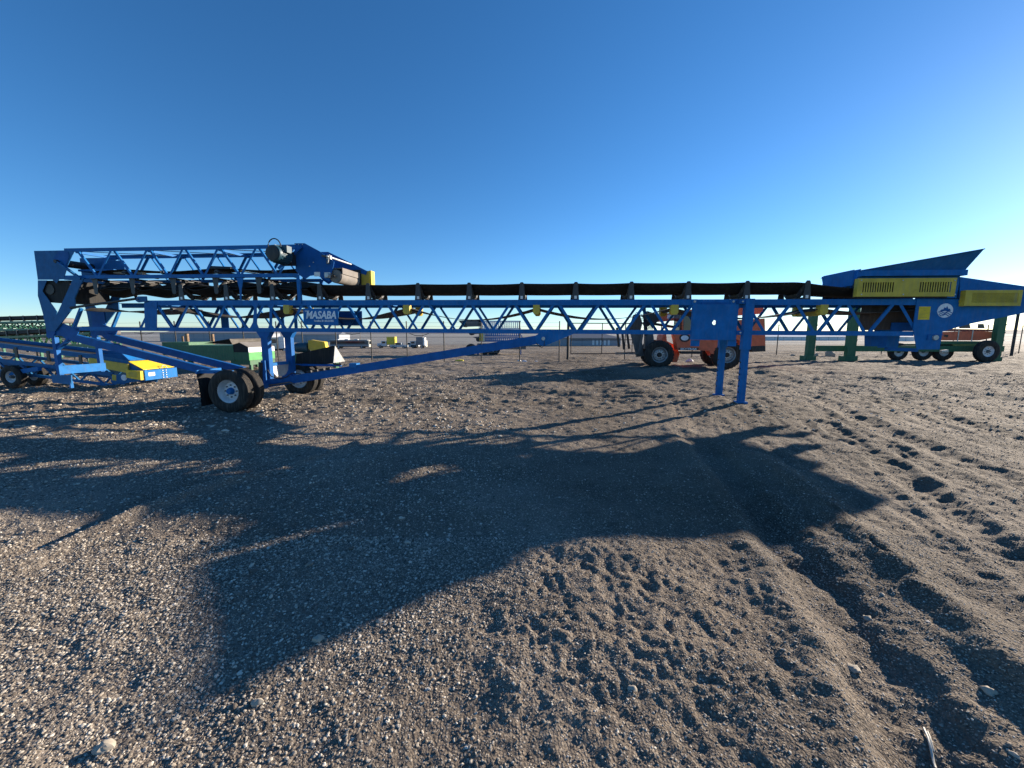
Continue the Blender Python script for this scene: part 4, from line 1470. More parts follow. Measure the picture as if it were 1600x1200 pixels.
# ------------------------------------------------------------------ green feeder boxes behind the wheels
f3 = Frame((*gp(300, 577), 0), math.radians(8))
g3 = empty('green_feeder', f3.o, f3.rot, 'long dark green feeder box with a black flared top, behind the undercarriage', 'feeder')
p3 = lambda a, b, c=0.0: f3.P(a, b, c)
D3 = 1.8
a, b = p3(286, 563), p3(364, 540)
body = MB().box(a.x, b.x, 0, D3, a.z, b.z).build('body_panel', M['green'], g3)
MB().box(a.x - 1.6, a.x - .01, .4, D3, p3(280, 556).z, p3(280, 535).z).build('rear_body', M['green'], g3)
fl0, fl1, fl2 = p3(318, 536.5, -.1), p3(358, 529.5, -.3), p3(362.5, 538, .0)
MB().prism([fl0, fl1, fl2], (0, .02, .0)).build('hopper_flare', M['rubber'], g3)
MB().prism([fl1, fl2, fl2 + Vector((.0, D3, 0)), fl1 + Vector((.1, D3 + .5, 0))], (.02, 0, 0)).build('hopper_flare', M['lagging'], g3)
for x in (a.x + .2, b.x - .3):
    for y in (.1, D3 - .2):
        MB().box(x, x + .14, y, y + .14, 0, a.z).build('leg', M['green'], g3)
f4 = Frame((*gp(370, 578), 0), math.radians(8))
g4 = empty('green_hopper', f4.o, f4.rot, 'small green hopper with leaf green end and black diamond sign, beside the posts', 'hopper')
p4 = lambda a, b, c=0.0: f4.P(a, b, c)
D4 = 1.7
hx0, hx1 = p4(364.5, 550).x, p4(387.5, 550).x
zt4, zm4, zb4, zl4 = p4(370, 537.5).z, p4(370, 550.5).z, p4(370, 563).z, p4(370, 575).z
MB().prism([Vector((hx0, 0, zm4)), Vector((hx0, 0, zt4 - .03)), Vector((hx0 + .35, 0, zt4 + .06)), Vector((hx1, 0, p4(387, 543).z)), Vector((hx1, 0, zm4))], (0, .03, 0)).build('hopper_side', M['rubber'], g4)
MB().box(hx0, hx1, .0, .04, zb4, zm4 - .005).build('side_panel', M['green'], g4)
MB().box(hx0 - .2, hx1 + .02, .05, D4, .25, zb4 - .005).build('chassis', M['green'], g4)
en = MB().box(hx1 + .005, hx1 + .04, 0, D4, zb4, zm4 - .01).build('end_panel', M['green2'], g4)
MB().box(hx1 + .005, hx1 + .04, 0, D4, zm4, p4(387, 543).z).build('upper_end_panel', M['white'], g4)
MB().prism([Vector((hx0 + .35, 0, zt4 + .07)), Vector((hx1 + .03, 0, p4(387, 542.8).z)), Vector((hx1 + .03, D4, p4(387, 542.8).z)), Vector((hx0 + .35, D4, zt4 + .07))], (0, 0, .02)).build('hopper_lid', M['lagging'], g4)
cy, cz_ = D4 * .62, (zb4 + zm4) / 2
for r_, mt_ in ((.3, M['black']), (.24, M['green2'])):
    MB().prism([Vector((hx1 + .041 + (.3 - r_) * .05, cy + dy * r_, cz_ + dz * r_)) for dy, dz in ((1, 0), (0, 1), (-1, 0), (0, -1))], (.003, 0, 0)).build('diamond_sign', mt_, en)
MB().prism([Vector((hx1 + .05, cy + dy, cz_ + dz)) for dy, dz in ((-.1, -.02), (.02, .1), (.12, .03), (.03, -.12))], (.003, 0, 0)).build('diamond_mark', M['black'], en)
for x, y in ((hx0, .1), (hx1 - .1, .1), (hx0, D4 - .2), (hx1 - .1, D4 - .2)):
    MB().box(x, x + .12, y, y + .12, 0, .25).build('leg', M['green'], g4)
for k, (px_, lab) in enumerate(((289.5, 'thin weathered wooden post left of the pair of stouter posts'), (296.5, 'stout weathered wooden post standing in front of the green feeder'), (335.5, 'weathered wooden post rising behind the black flared hopper'))):
    gx, gy = gp(px_, 566 if k != 2 else 560)
    zt_ = CAMH + (521 - (525, 522, 521.5)[k]) / FPX * gy
    o = MB().prism([Vector((math.cos(t) * (.06, .1, .1)[k], math.sin(t) * (.06, .1, .1)[k], -.1)) for t in [i * math.pi / 4 for i in range(8)]], (0, 0, zt_ + .1)).build('wooden_post', M['wood'], None, (gx, gy, hgt(gx, gy)))
    tag(o, lab, 'post')

# a teal motor unit with a yellow guard behind the splash panel
f5 = Frame((*gp(485, 577), 0), math.radians(-8))
m5 = empty('drive_unit', f5.o, f5.rot, 'teal motor and yellow guard of a green drive unit behind the black splash panel', 'machine')
p5 = lambda a, b, c=0.0: f5.P(a, b, c)
q = p5(468, 543.5)
MB().lathe([(0, 0), (.17, 0), (.22, .03), (.22, .08), (.24, .1), (.24, .62), (.2, .66), (0, .66)], (q.x - .3, .3, q.z), (1, -.12, .02), 24).build('motor', M['teal'], m5)
MB().box(q.x + .45, q.x + .7, .1, .6, q.z - .3, q.z + .25).build('gearbox', M['galv'], m5)
gd = MB().prism([p5(a, b, .0) for a, b in ((481, 532), (486, 531), (505, 534), (508, 545), (486, 548), (482, 545))], (0, .35, 0)).build('guard', M['yellow'], m5)
MB().prism([p5(a, b, -.01) for a, b in ((503, 533.5), (507, 534.5), (509.5, 545), (505, 546))], (.02, .37, 0)).build('guard_end', M['yellow2'], m5)
MB().box(q.x - .5, q.x + 1.7, .0, .7, q.z - .65, q.z - .3).build('frame', M['green'], m5)
for x in (q.x - .4, q.x + 1.5):
    MB().box(x, x + .15, .1, .6, 0, q.z - .65).build('leg', M['green'], m5)

# ------------------------------------------------------------------ the wire fence and gate
def fence(pts, label, post_h, r=.035, group=None):
    x0, y0 = pts[0]
    root = empty('wire_fence', (x0, y0, hgt(x0, y0)), (0, 0, 0), label, 'fence', group)
    zb = [float(base_h(x, y)) - hgt(x0, y0) for x, y in pts]
    for (x, y), z in zip(pts, zb):
        MB().tube((x - x0, y - y0, z - .2), (x - x0, y - y0, z + post_h), r, n=8).build('post', M['black'], root)
    for k in range(11):
        hh = .15 + k * (post_h - .25) / 10
        MB().path([Vector((x - x0, y - y0, z + hh)) for (x, y), z in zip(pts, zb)], .0055, 4).build('wire', M['galv'], root)
    return root
left = [gp(px_, 565.5) for px_ in (-215, -140, -70, -5, 60, 118, 173, 226, 279, 332, 384, 435.5, 475, 527, 581.5, 637, 694.5, 752.5, 812, 873.5)]
fence(left, 'long black post and wire fence behind the conveyor, left of the gate', 2.55)
right = [(7.6, 26.0), (10.5, 27.3), (13.4, 28.7), (16.2, 30.0), (19.0, 31.1), gp(1213, 555), (25.3, 32.6), (28.6, 33.0), (32, 33.4), (35.4, 33.8), (39, 34.2), (42.4, 34.6), (46, 35)]
fence(right, 'black post and wire fence receding at right behind the orange telehandler', 2.55)
gx, gy = gp(887, 562.5)
gpst = MB().tube((0, 0, -.2), (0, 0, 2.75), .085, n=12).build('gate_post', M['black'], None, (gx, gy, hgt(gx, gy)))
tag(gpst, 'thick black steel post carrying the tube gate', 'post')
gate = empty('tube_gate', (gx + .2, gy - .05, hgt(gx, gy)), (0, 0, math.radians(6)), 'wide black tube and mesh gate between the thick post and the telehandler', 'gate')
for z in (.45, 1.38, 2.5):
    MB().tube((0, 0, z), (4.3, 0, z), .03, n=8).build('rail', M['black'], gate)
for x in (0, 2.15, 4.3):
    MB().tube((x, 0, .42), (x, 0, 2.53), .03, n=8).build('upright', M['black'], gate)
for k in range(9):
    z = .6 + k * .2
    MB().tube((0, .01, z), (4.3, .01, z), .005, n=4).build('wire', M['galv'], gate)

# ------------------------------------------------------------------ blue stacked conveyors beyond the fence
sgx, sgy = gp(735, 557)
sgx *= 1.1
sgy *= 1.1
f6 = Frame((sgx, sgy, float(base_h(sgx, sgy))), math.radians(0))
s6 = empty('stacked_conveyor', f6.o, f6.rot, 'pale blue folded conveyor stack with slotted sides beyond the fence', 'conveyor')
p6 = lambda a, b, c=0.0: f6.P(a, b, c)
for lv, (za_, zb_) in enumerate(((514, 501), (526, 514.5), (534, 527))):
    x0, x1 = p6(748, 510).x, p6(814 + lv * 2, 510).x
    zz1, zz0 = p6(780, zb_).z, p6(780, za_).z
    for y in (0, 1.4):
        m = MB().box(x0, x1, y, y + .05, zz1 - .1, zz1).box(x0, x1, y, y + .05, zz0, zz0 + .1)
        n = 22
        for k in range(n):
            x = x0 + (x1 - x0) * k / n
            m.box(x, x + .07, y, y + .05, zz0 + .1, zz1 - .1)
        m.build('slotted_side', M['blue'] if lv else M['white'], s6)
    hx_ = p6(716, 510).x
    MB().prism([Vector((hx_ + lv * .6, 0, zz1 + .02)), Vector((x0 + .3, 0, zz1 + .08)), Vector((x0 + .3, 0, zz0 + .25)), Vector((hx_ + .5 + lv * .6, 0, zz0 + .2))], (0, 1.4, 0)).build('belt_head', M['darkgrey'], s6)
    MB().tube((hx_ + .5 + lv * .6, -.02, (zz0 + zz1) / 2), (hx_ + .5 + lv * .6, 1.42, (zz0 + zz1) / 2), .2, n=16).build('pulley', M['black'], s6)
g = p6(751, 522)
gy_ = MB().box(g.x - .1, g.x + .22, -.1, .2, p6(751, 533).z, p6(751, 521).z).build('guard', M['yellow'], s6)
MB().box(g.x + .221, g.x + .36, -.1, .2, p6(751, 533).z, p6(751, 521).z).build('guard_end', M['cream'], s6)
MB().box(p6(745, 520).x, p6(822, 520).x, .1, 1.3, p6(760, 546).z, p6(760, 537).z).build('chassis', M['darkgrey'], s6)
for px_ in (736, 757, 768, 773):
    q = p6(px_, 550)
    t = wheel_proto(.48, .28, .26, M['white'], M['darkgrey'], False, nuts=0, n=20)
    t.parent = s6
    t.location = (q.x, -.1, .47)
for px_ in (745, 812):
    MB().box(p6(px_, 540).x, p6(px_, 540).x + .15, .2, .35, 0, p6(px_, 540).z).build('leg', M['blue'], s6)

# ------------------------------------------------------------------ orange telehandler
tgx, tgy = gp(1028, 571, .1)
tgx, tgy = tgx * .95, tgy * .95
tz_g = hgt(tgx + 2, tgy)
S = FPX / (tgy * .993)
f7 = Frame((tgx, tgy, tz_g), math.radians(3))
t7 = empty('telehandler', f7.o, f7.rot, 'orange telehandler with grey wheels and raised carriage parked behind the conveyor', 'telehandler')
p7 = lambda a, b, c=0.0: f7.P(a, b, c)
RT = .70
wt = wheel_proto(RT, .42, .40, M['silver'], M['black'], False, dish=.12, nuts=10, n=40)
tr = MB()                                                  # chunky tread lugs
for k in range(26):
    a_ = 2 * math.pi * k / 26
    e_ = Vector((math.cos(a_), 0, math.sin(a_)))
    tr.bar(e_ * (RT - .02) + Vector((0, .03, 0)), e_ * (RT - .005) + Vector((0, .2, 0)), .07, .05, e_)
    a_ += math.pi / 26
    e_ = Vector((math.cos(a_), 0, math.sin(a_)))
    tr.bar(e_ * (RT - .005) + Vector((0, .2, 0)), e_ * (RT - .02) + Vector((0, .39, 0)), .07, .05, e_)
tr.build('tread', M['tyre'], wt)
MB().lathe([(.31, .085), (.33, .075), (.33, .06), (.29, .06)], (0, 0, 0), (0, 1, 0), 32).build('rim_ring', M['darkgrey'], wt)
wt.parent = t7
wt.location = (0, -.25, RT - .03)
xr7 = p7(1138, 550, -.25).x
copy_tree(wt, t7, (xr7, -.25, RT - .03))
copy_tree(wt, t7, (.35, 2.2, RT - .03), (0, 0, math.pi))
copy_tree(wt, t7, (xr7 + .35, 2.2, RT - .03), (0, 0, math.pi))
MB().box(-.12, .12, .1, 1.9, RT - .15, RT + .1).build('axle', M['orange'], t7)
MB().box(xr7 - .12, xr7 + .12, .1, 1.9, RT - .15, RT + .1).build('axle', M['orange'], t7)
def pl7(name, pts, c, t, mat, parent=None):
    return MB().prism([p7(a, b, c) for a, b in pts], (0, t, 0)).build(name, mat, parent or t7)
pl7('chassis', [(1036, 523), (1041, 522), (1042, 533), (1057, 540), (1062, 553), (1058, 566), (1050, 566), (1040, 545), (1034, 533)], .45, .9, M['orange'])
sk = pl7('side_body', [(1054, 522), (1150, 522), (1150, 540), (1128, 541), (1117, 553), (1111, 553), (1108, 548), (1059, 547), (1057, 535)], -.22, .5, M['orange'])
pl7('mark_disc', [(1062 + 14 * math.cos(t) * .62 + 8, 528 + 6.5 * math.sin(t)) for t in [k * math.pi / 10 for k in range(20)]], -.226, .004, M['black'], sk)
pl7('mark_disc', [(1070 + 6 * math.cos(t), 528 + 4 * math.sin(t)) for t in [k * math.pi / 10 for k in range(20)]], -.231, .004, M['lettering'], sk)
pl7('step', [(1062, 543.5), (1092, 543.5), (1091, 547), (1062, 547)], -.3, .07, M['black'])
a, b = p7(1063, 546.6, -.31), p7(1089.5, 546.6, -.31)
lettering('SKYTRAK', .13, (a.x, -.305, a.z), M['lettering'], sk, b.x - a.x, offset=.004)
pl7('lower_step', [(1063, 549), (1096, 549), (1095, 553), (1066, 553)], -.25, .3, M['black'])
pl7('counterweight', [(1151, 500), (1195, 497.5), (1196, 541), (1172, 541), (1160, 532), (1151, 530)], -.2, 2.2, M['orange'])
pl7('rear_bumper', [(1174, 541), (1196, 540), (1196, 549), (1175, 550)], -.22, 2.3, M['black'])
pl7('mudguard', [(1113, 531), (1122, 525), (1150, 524), (1158, 531), (1156, 533), (1148, 528), (1124, 529), (1116, 534)], -.26, .4, M['orange'])
cab = pl7('cab', [(1066, 523), (1066, 494), (1073, 484), (1108, 482), (1112, 523)], .0, .95, M['orange'])
pl7('cab_glass', [(1068, 521), (1068, 495), (1074, 486), (1106, 484.5), (1109, 521)], -.01, .008, M['glass'], cab)
cg0, cg1 = p7(1063, 494), p7(1063, 520)
MB().box(cg0.x - .0, cg0.x + .06, .1, .85, cg1.z, cg0.z + .1).build('cab_window', M['glass'], cab)
boom = MB().bar(p7(1190, 484, 1.2), p7(1026, 497, 1.2), .35, .42).build('boom', M['orange'], t7)
MB().bar(p7(1026, 497, 1.2), p7(1006, 508, 1.2), .26, .3).build('boom_tip', M['black'], boom)
pl7('boom_label', [(1043, 492), (1061, 489), (1061, 496), (1042, 498)], 1.0, .01, M['white'], boom)
MB().tube(p7(1060, 512, 1.0), p7(1015, 505, 1.1), .07, n=12).build('tilt_cylinder', M['black'], t7)
MB().tube(p7(1110, 515, 1.2), p7(1060, 502, 1.2), .09, n=12).build('lift_cylinder', M['silver'], t7)
car = pl7('carriage', [(986, 522), (1002, 520), (1004, 540), (1006, 556), (995, 558), (991, 540)], .3, .16, M['darkgrey'])
pl7('carriage_arm', [(983, 514), (990, 492), (999, 489), (1004, 505), (1000, 520), (986, 521)], .45, .1, M['rust'])
pl7('carriage_arm', [(1005, 481), (1009, 480), (1012, 524), (1007, 525)], .6, .08, M['black'])
pl7('quick_coupler', [(1009, 521), (1020, 517), (1022, 532), (1013, 548), (1008, 545)], .6, .3, M['darkgrey'])
pl7('boom_head', [(1012, 486), (1024, 490), (1030, 500), (1022, 508), (1013, 503)], .9, .5, M['black'])
for y in (.1, .9, 1.7):
    MB().bar(p7(1004, 520, y), p7(1000, 520, y) + Vector((0, 0, -.95)), .08, .1).build('fork_shank', M['darkgrey'], t7)
for y in (.3, 1.5):
    z = p7(1000, 553).z
    MB().bar((p7(1000, 550, y).x, y, z), (p7(962, 550, y).x, y, z - .02), .13, .05).build('fork_tine', M['darkgrey'], t7)
for px_, h0_, h1_ in ((964, 512, 542), (972, 516, 546), (980, 522, 545)):
    MB().bar(p7(px_, h0_, 1.2), p7(px_ + 3, h1_, 1.2), .1, .12, (0, 1, 0)).build('bucket_tooth', M['rust'], t7)
MB().bar(p7(962, 520, 1.2), p7(984, 516, 1.2), .1, .1).build('bucket_bar', M['darkgrey'], t7)
for k in range(6):
    hp_ = [p7(990 + 3 * k, 496 + k, .6), p7(994 + 4 * k, 488 + 3 * k, .5), p7(1004 + 3 * k, 492 + 4 * k, .6), p7(1010 + 2 * k, 515, .6)]
    MB().path(hp_, .018, 6).build('hose', M['black'], t7)

# ------------------------------------------------------------------ green plant chassis and its load, right
ggx, ggy = gp(1345, 559)
f8 = Frame((ggx * .9, ggy * .9, hgt(ggx * .9, ggy * .9)), math.radians(4))
g8 = empty('green_plant_trailer', f8.o, f8.rot, 'dark green wheeled plant chassis with square columns behind the hopper', 'trailer')
p8 = lambda a, b, c=0.0: f8.P(a, b, c)
def gcol(px0, px1, pyt, c, foot):
    a, b = p8(px0, pyt, c), p8(px1, pyt, c)
    cl = MB().box(a.x, b.x, c, c + .3, .12, a.z).build('column', M['green'], g8)
    MB().box(b.x, b.x + .13, c + .05, c + .07, .12, a.z).build('column_flange', M['green'], cl)
    MB().box(a.x - foot, b.x + foot, c - .1, c + .5, -.05, .3).build('foot', M['green'], cl)
    for k in range(4):
        z = .7 + k * .5
        MB().bar((b.x, c + .06, z), (b.x + .16, c + .06, z + .2), .03, .05, (0, 1, 0)).build('column_gusset', M['green'], cl)
gcol(1268, 1277, 488, .3, .16)
gcol(1332, 1343, 481, 0, .18)
gcol(1565, 1575, 480, 0, .06)
ra, rb = p8(1278, 541, .6), p8(1570, 541, .6)
MB().box(ra.x, rb.x, .6, .8, p8(1300, 549, .6).z, p8(1300, 540, .6).z).build('main_rail', M['green'], g8)
MB().box(p8(1385, 541, 1.6).x, rb.x, 1.6, 1.78, p8(1300, 547, 1.6).z, p8(1300, 537, 1.6).z).build('main_rail', M['green'], g8)
for px_, py_, r_ in ((1407, 540, .60), (1445, 545, .62), (1477, 546, .64)):
    t = wheel_proto(r_, .3, .34, M['rim'], M['darkgrey'], False, nuts=0, n=24)
    t.parent = g8
    t.location = (p8(px_, py_, .9).x, .9, r_ - .03)
t = wheel_proto(.70, .34, .36, M['rim'], M['darkgrey'], True, dish=.1, nuts=8, n=32)
t.parent = g8
t.location = (p8(1546, 547, -.5).x, -.5, .67)
lo = empty('boom_lift_load', f8.o, f8.rot, 'red orange folded boom sections strapped on the green trailer', 'machinery')
def pl8(name, pts, c, t, mat, parent):
    return MB().prism([p8(a, b, c) for a, b in pts], (0, t, 0)).build(name, mat, parent)
l1 = pl8('boom_section', [(1470, 520), (1474, 519), (1530, 517), (1560, 519), (1560, 526), (1530, 532), (1468, 532), (1467, 526)], .5, .5, M['orange'], lo)
pl8('boom_section', [(1468, 513.5), (1562, 515), (1562, 517.5), (1472, 517.5)], .7, .3, M['red'], lo)
pl8('boom_recess', [(1476, 523), (1482, 523.5), (1481, 527), (1475, 526)], .49, .01, M['black'], lo)
for px_ in (1498, 1520):
    a = p8(px_, 516, .47)
    b = p8(px_, 534, .47)
    MB().box(a.x, a.x + .06, .47, .485, b.z, a.z).build('strap', M['cream'], lo)
for px_, w_ in ((1502, 8), (1510, 5), (1531, 6)):
    pl8('bracket', [(px_, 513), (px_ + 1, 506), (px_ + w_, 506), (px_ + w_ + 2, 513)], .8, .15, M['darkgrey'], lo)
pl8('cradle', [(1470, 533), (1560, 533), (1560, 537.5), (1470, 538)], .6, .5, M['green'], lo)
ax_, ay_ = gp(1580, 556)
o = MB().tube((0, 0, -.1), (0, 0, CAMH + 30 / FPX * ay_), .09, n=10).build('steel_post', M['black'], None, (ax_, ay_, hgt(ax_, ay_)))
tag(o, 'thin dark steel post beside the green column at the right edge', 'post')

# ------------------------------------------------------------------ vehicles and buildings far behind
def far_xy(px, dist):
    return (px - 800) / FPX * dist * .993, dist
def far_vehicle(name, px, dist, parts, label, cat, group=None, wheels=(), rot=0):
    x, y = far_xy(px, dist)
    r = empty(name, (x, y, float(base_h(x, y))), (0, 0, rot), label, cat, group)
    for nm, (x0, x1, y0, y1, z0, z1), mt in parts:
        MB().box(x0, x1, y0, y1, z0, z1).build(nm, M[mt], r)
    for wx_, wr in wheels:
        for yy in (0, 1.9):
            MB().tube((wx_, yy, wr), (wx_, yy + .3, wr), wr, n=16).build('wheel', M['tyre'], r)
            MB().tube((wx_, yy - .01, wr), (wx_, yy, wr), wr * .5, n=12).build('rim', M['silver'], r)
    return r
far_vehicle('motor_coach', 515, 118, [('body', (0, 11.6, 0, 2.4, .5, 2.5), 'darkgrey'), ('roof', (.1, 11.4, .05, 2.35, 2.505, 2.62), 'silver'), ('window_band', (.3, 10.6, -.02, -.003, 1.55, 2.25), 'glass'), ('stripe', (0, 11.6, -.015, -.002, .9, 1.1), 'silver'), ('front_cap', (11.61, 11.9, .05, 2.35, .5, 2.4), 'cream'), ('windscreen', (11.91, 11.93, .2, 2.2, 1.3, 2.2), 'glass'),
    ('roof_unit', (1.2, 2.2, .8, 1.8, 2.625, 2.85), 'silver'), ('roof_unit', (4.2, 5.2, .8, 1.8, 2.625, 2.85), 'silver'), ('roof_unit', (7.2, 8.2, .8, 1.8, 2.625, 2.85), 'silver')],
    'long dark motor coach with pale front, parked far behind the fence', 'bus', wheels=((2.6, .5), (9.6, .5)))
far_vehicle('semi_truck', 420, 84, [('cab', (0, 2.0, 0, 2.4, .8, 3.3), 'cream'), ('sleeper', (2.01, 3.2, .1, 2.3, .9, 3.5), 'white'), ('hood', (-1.9, -.01, .3, 2.1, .7, 1.9), 'cream'), ('cab_window', (.3, 1.5, -.02, -.003, 2.1, 2.95), 'glass'), ('windscreen', (-.03, -.012, .3, 2.1, 2.1, 3.0), 'glass'), ('chassis', (-1.8, 4.4, .4, 2.0, .5, .75), 'black'), ('bumper', (-2.1, -1.91, .1, 2.3, .4, .9), 'silver')],
    'cream semi truck cab seen between the blue posts', 'truck', wheels=((-1.0, .5), (3.2, .5)))
far_vehicle('box_trailer', 398, 92, [('body', (0, 4.6, 0, 2.4, 1.0, 2.9), 'red'), ('roof', (-.05, 4.65, -.05, 2.45, 2.905, 3.0), 'roofgrey'), ('chassis', (.1, 4.4, .3, 2.1, .7, .99), 'black')],
    'dull red trailer box left of the cream semi truck', 'trailer', wheels=((1.2, .45), (3.6, .45)))
far_vehicle('box_truck', 588.5, 125, [('hood', (0, 1.3, .2, 2.0, .6, 1.5), 'white'), ('cab', (1.31, 3.0, .1, 2.1, .6, 2.3), 'white'), ('cab_window', (1.6, 2.7, .06, .09, 1.5, 2.1), 'glass'), ('cargo_box', (3.2, 5.8, 0, 2.3, 1.1, 3.6), 'fadedyel'), ('cargo_door', (5.81, 5.85, .1, 2.2, 1.2, 3.5), 'yellow2'), ('chassis', (.2, 5.6, .4, 1.8, .4, .59), 'black')],
    'white truck with a bright yellow cargo box, far behind the fence', 'truck', wheels=((1.0, .42), (4.6, .42)))
def pickup(px, dist, body, label, rot=0):
    return far_vehicle('pickup_truck', px, dist, [('body', (0, 5.2, 0, 1.9, .45, 1.1), body), ('cabin', (1.5, 3.4, .1, 1.8, 1.105, 1.8), body), ('side_window', (1.65, 3.2, .075, .095, 1.2, 1.7), 'glass'), ('windscreen', (1.47, 1.495, .2, 1.7, 1.15, 1.7), 'glass'), ('bumper', (-.12, -.005, .1, 1.8, .4, .7), 'black')],
        label, 'pickup', 'parked vehicles beyond the fence', wheels=((1.0, .38), (4.1, .38)), rot=rot)
pickup(609, 118, 'silver', 'silver pickup in front of the yellow cargo box')
pickup(628, 124, 'white', 'white pickup right of the silver pickup')
far_vehicle('tipper_truck', 640.5, 122, [('cab', (0, 1.8, 0, 2.2, .6, 2.3), 'silver'), ('cab_window', (.3, 1.4, -.02, -.003, 1.5, 2.1), 'glass'), ('tank', (.3, 2.0, -.3, -.05, .5, 1.1), 'teal'), ('tipper_body', (1.9, 4.0, 0, 2.2, 1.0, 3.6), 'roofgrey'), ('tipper_end', (4.01, 4.6, .1, 2.1, .9, 3.4), 'white'), ('chassis', (.1, 4.4, .3, 1.9, .4, .59), 'black')],
    'grey tipper truck at the right end of the far parked row', 'truck', wheels=((.8, .42), (3.6, .42)))
far_vehicle('site_cabin', 657.5, 140, [('wall', (0, 1.8, 0, 2.4, 0, 2.0), 'cream'), ('roof', (-.1, 1.9, -.1, 2.5, 2.005, 2.15), 'white'), ('door', (.5, 1.1, -.03, -.003, .05, 1.7), 'roofgrey')],
    'tiny cream site cabin right of the tipper truck', 'cabin')

def barn(px, dist, length, depth, wall_h, roof_h, label, hip=0.0, wall='grey', roof='roofgrey', wins=0, name='barn', rot=0):
    x, y = far_xy(px, dist)
    r = empty(name, (x, y, float(base_h(x, y))), (0, 0, rot), label, 'building')
    MB().box(0, length, 0, depth, -.5, wall_h).build('wall', M[wall], r)
    e = .6
    v = [(-e, -e, wall_h + .01), (length + e, -e, wall_h + .01), (length + e, depth + e, wall_h + .01), (-e, depth + e, wall_h + .01), (hip, depth / 2, roof_h), (length - hip, depth / 2, roof_h)]
    MB().add(v, [(0, 1, 5, 4), (2, 3, 4, 5), (1, 2, 5), (3, 0, 4), (3, 2, 1, 0)]).build('roof', M[roof], r)
    for k in range(wins):
        xx = length * .62 + k * 1.5
        MB().box(xx, xx + .8, -.06, -.01, .3, wall_h - .5).build('window', M['white'], r)
    for k in range(int(length / 6)):
        MB().box(k * 6 + 2, k * 6 + 2.12, -.04, -.002, 0, wall_h - .05).build('siding_rib', M['roofgrey'], r)
    return r
barn(853, 150, 29, 16, 3.0, 5.6, 'grey metal barn with a hipped roof seen under the middle of the conveyor', hip=9, wins=5)
barn(455, 210, 26, 14, 4.2, 5.4, 'long grey shed behind the blue posts and dark motor coach', hip=1)
barn(250, 230, 62, 16, 5.0, 6.4, 'very long pale grey shed on the skyline at left', hip=1)
barn(1192, 260, 58, 14, 2.6, 3.6, 'long white roofed shed far off to the right', wall='white', roof='white', hip=1)
barn(1395, 240, 14, 10, 2.6, 3.6, 'small white shed seen under the hopper', wall='white', roof='white', hip=1)
# power poles on the skyline
for k, (px_, dist) in enumerate(((563, 300), (660, 320), (412, 280), (1182, 340))):
    x, y = far_xy(px_, dist)
    o = empty('power_pole', (x, y, float(base_h(x, y))), (0, 0, 0), ['thin wooden power pole on the skyline above the motor coach', 'thin wooden power pole on the skyline right of the tipper truck', 'thin wooden power pole on the skyline above the red trailer', 'thin wooden power pole on the skyline above the white shed'][k], 'power pole', 'power poles on the skyline')
    MB().tube((0, 0, -.5), (0, 0, 9), .16, .1, 8).build('pole', M['wood'], o)
    MB().box(-1.1, 1.1, -.06, .06, 8.2, 8.35).build('crossarm', M['wood'], o)
    for dx in (-.9, 0, .9):
        MB().tube((dx, 0, 8.35), (dx, 0, 8.6), .06, n=6).build('insulator', M['white'], o)

# ------------------------------------------------------------------ stones, litter and a stick
def boulder(px, py, s, label, squash=.6, seed=0, mat='rock', cat='rock', name='rock'):
    x, y = gp(px, py)
    z = hgt(x, y)
    m = MB()
    n, r = 12, 7
    rr = np.random.default_rng(seed + 100)
    off = rr.uniform(-5, 5, 2)
    rows = []
    for i in range(r + 1):
        th = math.pi * i / r
        row = []
        for j in range(n + 1):
            a = 2 * math.pi * (j % n) / n
            v = Vector((math.sin(th) * math.cos(a), math.sin(th) * math.sin(a), math.cos(th)))
            d = 1 + .35 * float(vnoise(np.array([v.x * 1.7 + off[0] + v.z]), np.array([v.y * 1.7 + off[1]]), seed)[0])
            row.append(Vector((v.x * d * s, v.y * d * s * .8, v.z * d * s * squash)))
        rows.append(row)
    m.grid(rows)
    o = m.build(name, M[mat], None, (x, y, z + s * squash * .35))
    tag(o, label, cat)
    return o
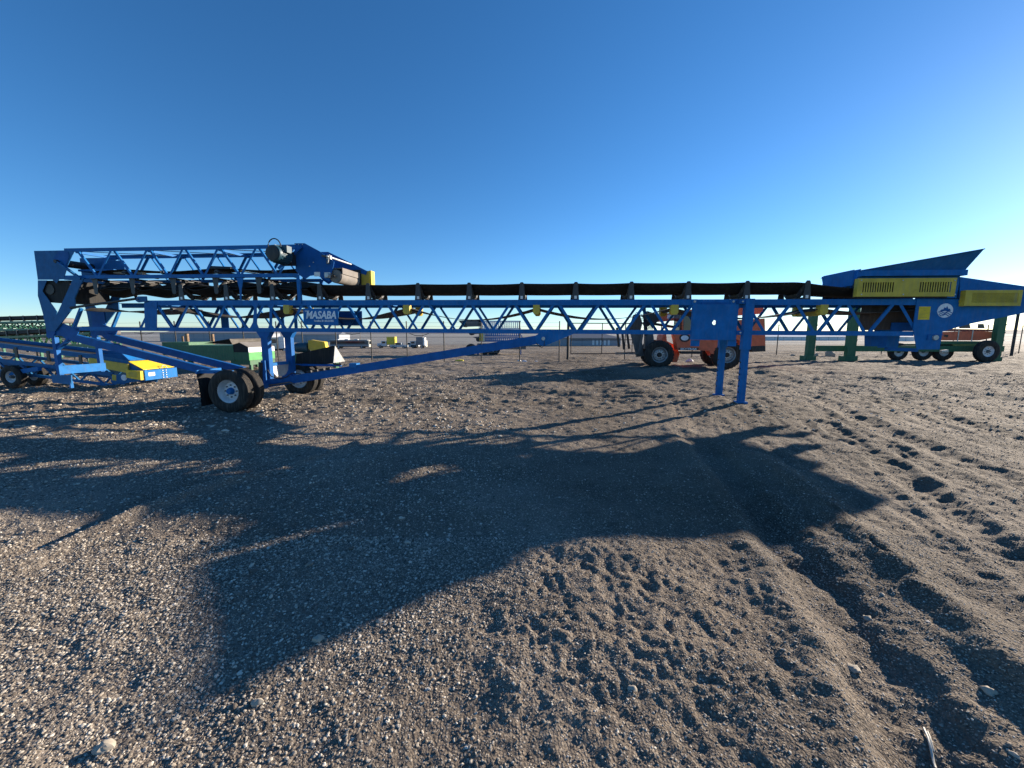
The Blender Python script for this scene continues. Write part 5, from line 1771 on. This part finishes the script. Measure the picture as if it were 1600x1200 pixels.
boulder(1297, 556, .48, 'large cream boulder beside the left green column foot', .75, 1)
boulder(1276, 556, .17, 'small grey stone left of the cream boulder', .8, 2)
boulder(1240, 556, .22, 'flat pale stone lying left of the green columns', .3, 3)
boulder(1077, 569, .2, 'white stone between the telehandler wheels', .6, 4, 'white')
boulder(812, 564.5, .13, 'small white stone under the pivot, left of a pair', .6, 5, 'white')
boulder(819, 565.5, .18, 'white stone under the pivot, right of the smaller one', .4, 6, 'white')
boulder(837, 564.8, .15, 'flat white stone below the beam pivot pin', .35, 7, 'white')
boulder(163, 1166, .036, 'largest pale stone at the bottom left of the yard', .55, 8)
boulder(498, 1003, .03, 'pale stone lying in the long shadow near the middle', .7, 9)
boulder(403, 1098, .026, 'pale stone at the lower edge of the long shadow', .6, 10)
boulder(988, 1086, .022, 'pale stone among the footprints in the foreground', .7, 11)
boulder(1357, 959, .028, 'white stone in the wheel rut at lower right', .6, 12)
boulder(1545, 1083, .03, 'white stone on the right bank of the rut', .6, 13)
boulder(1335, 1035, .035, 'crumpled pale clump on the left bank of the rut', .4, 14)
x, y = gp(717, 566)
o = MB().prism([Vector((a, 0, b)) for a, b in ((-.28, 0), (-.2, .06), (.05, .1), (.24, .07), (.3, 0))], (0, .2, 0)).build('plastic_scrap', M['fadedyel'], None, (x, y, hgt(x, y) + .01))
tag(o, 'yellow plastic scrap on the ground under the long beam', 'scrap')
p0, p1 = gp(1446, 1120), gp(1466, 1178)
m = MB()
pp = [Vector((p0[0] + (p1[0] - p0[0]) * t - p0[0], p0[1] + (p1[1] - p0[1]) * t - p0[1], hgt(p0[0] + (p1[0] - p0[0]) * t, p0[1] + (p1[1] - p0[1]) * t) + .008 + .004 * math.sin(t * 7))) for t in [k / 6 for k in range(7)]]
m.path(pp, .005, 6)
m.path([p + Vector((.012, .004, .002)) for p in pp[1:5]], .0035, 6)
o = m.build('dry_stick', M['cream'], None, (p0[0], p0[1], 0))
tag(o, 'dry pale stick lying in the rut at lower right', 'stick')
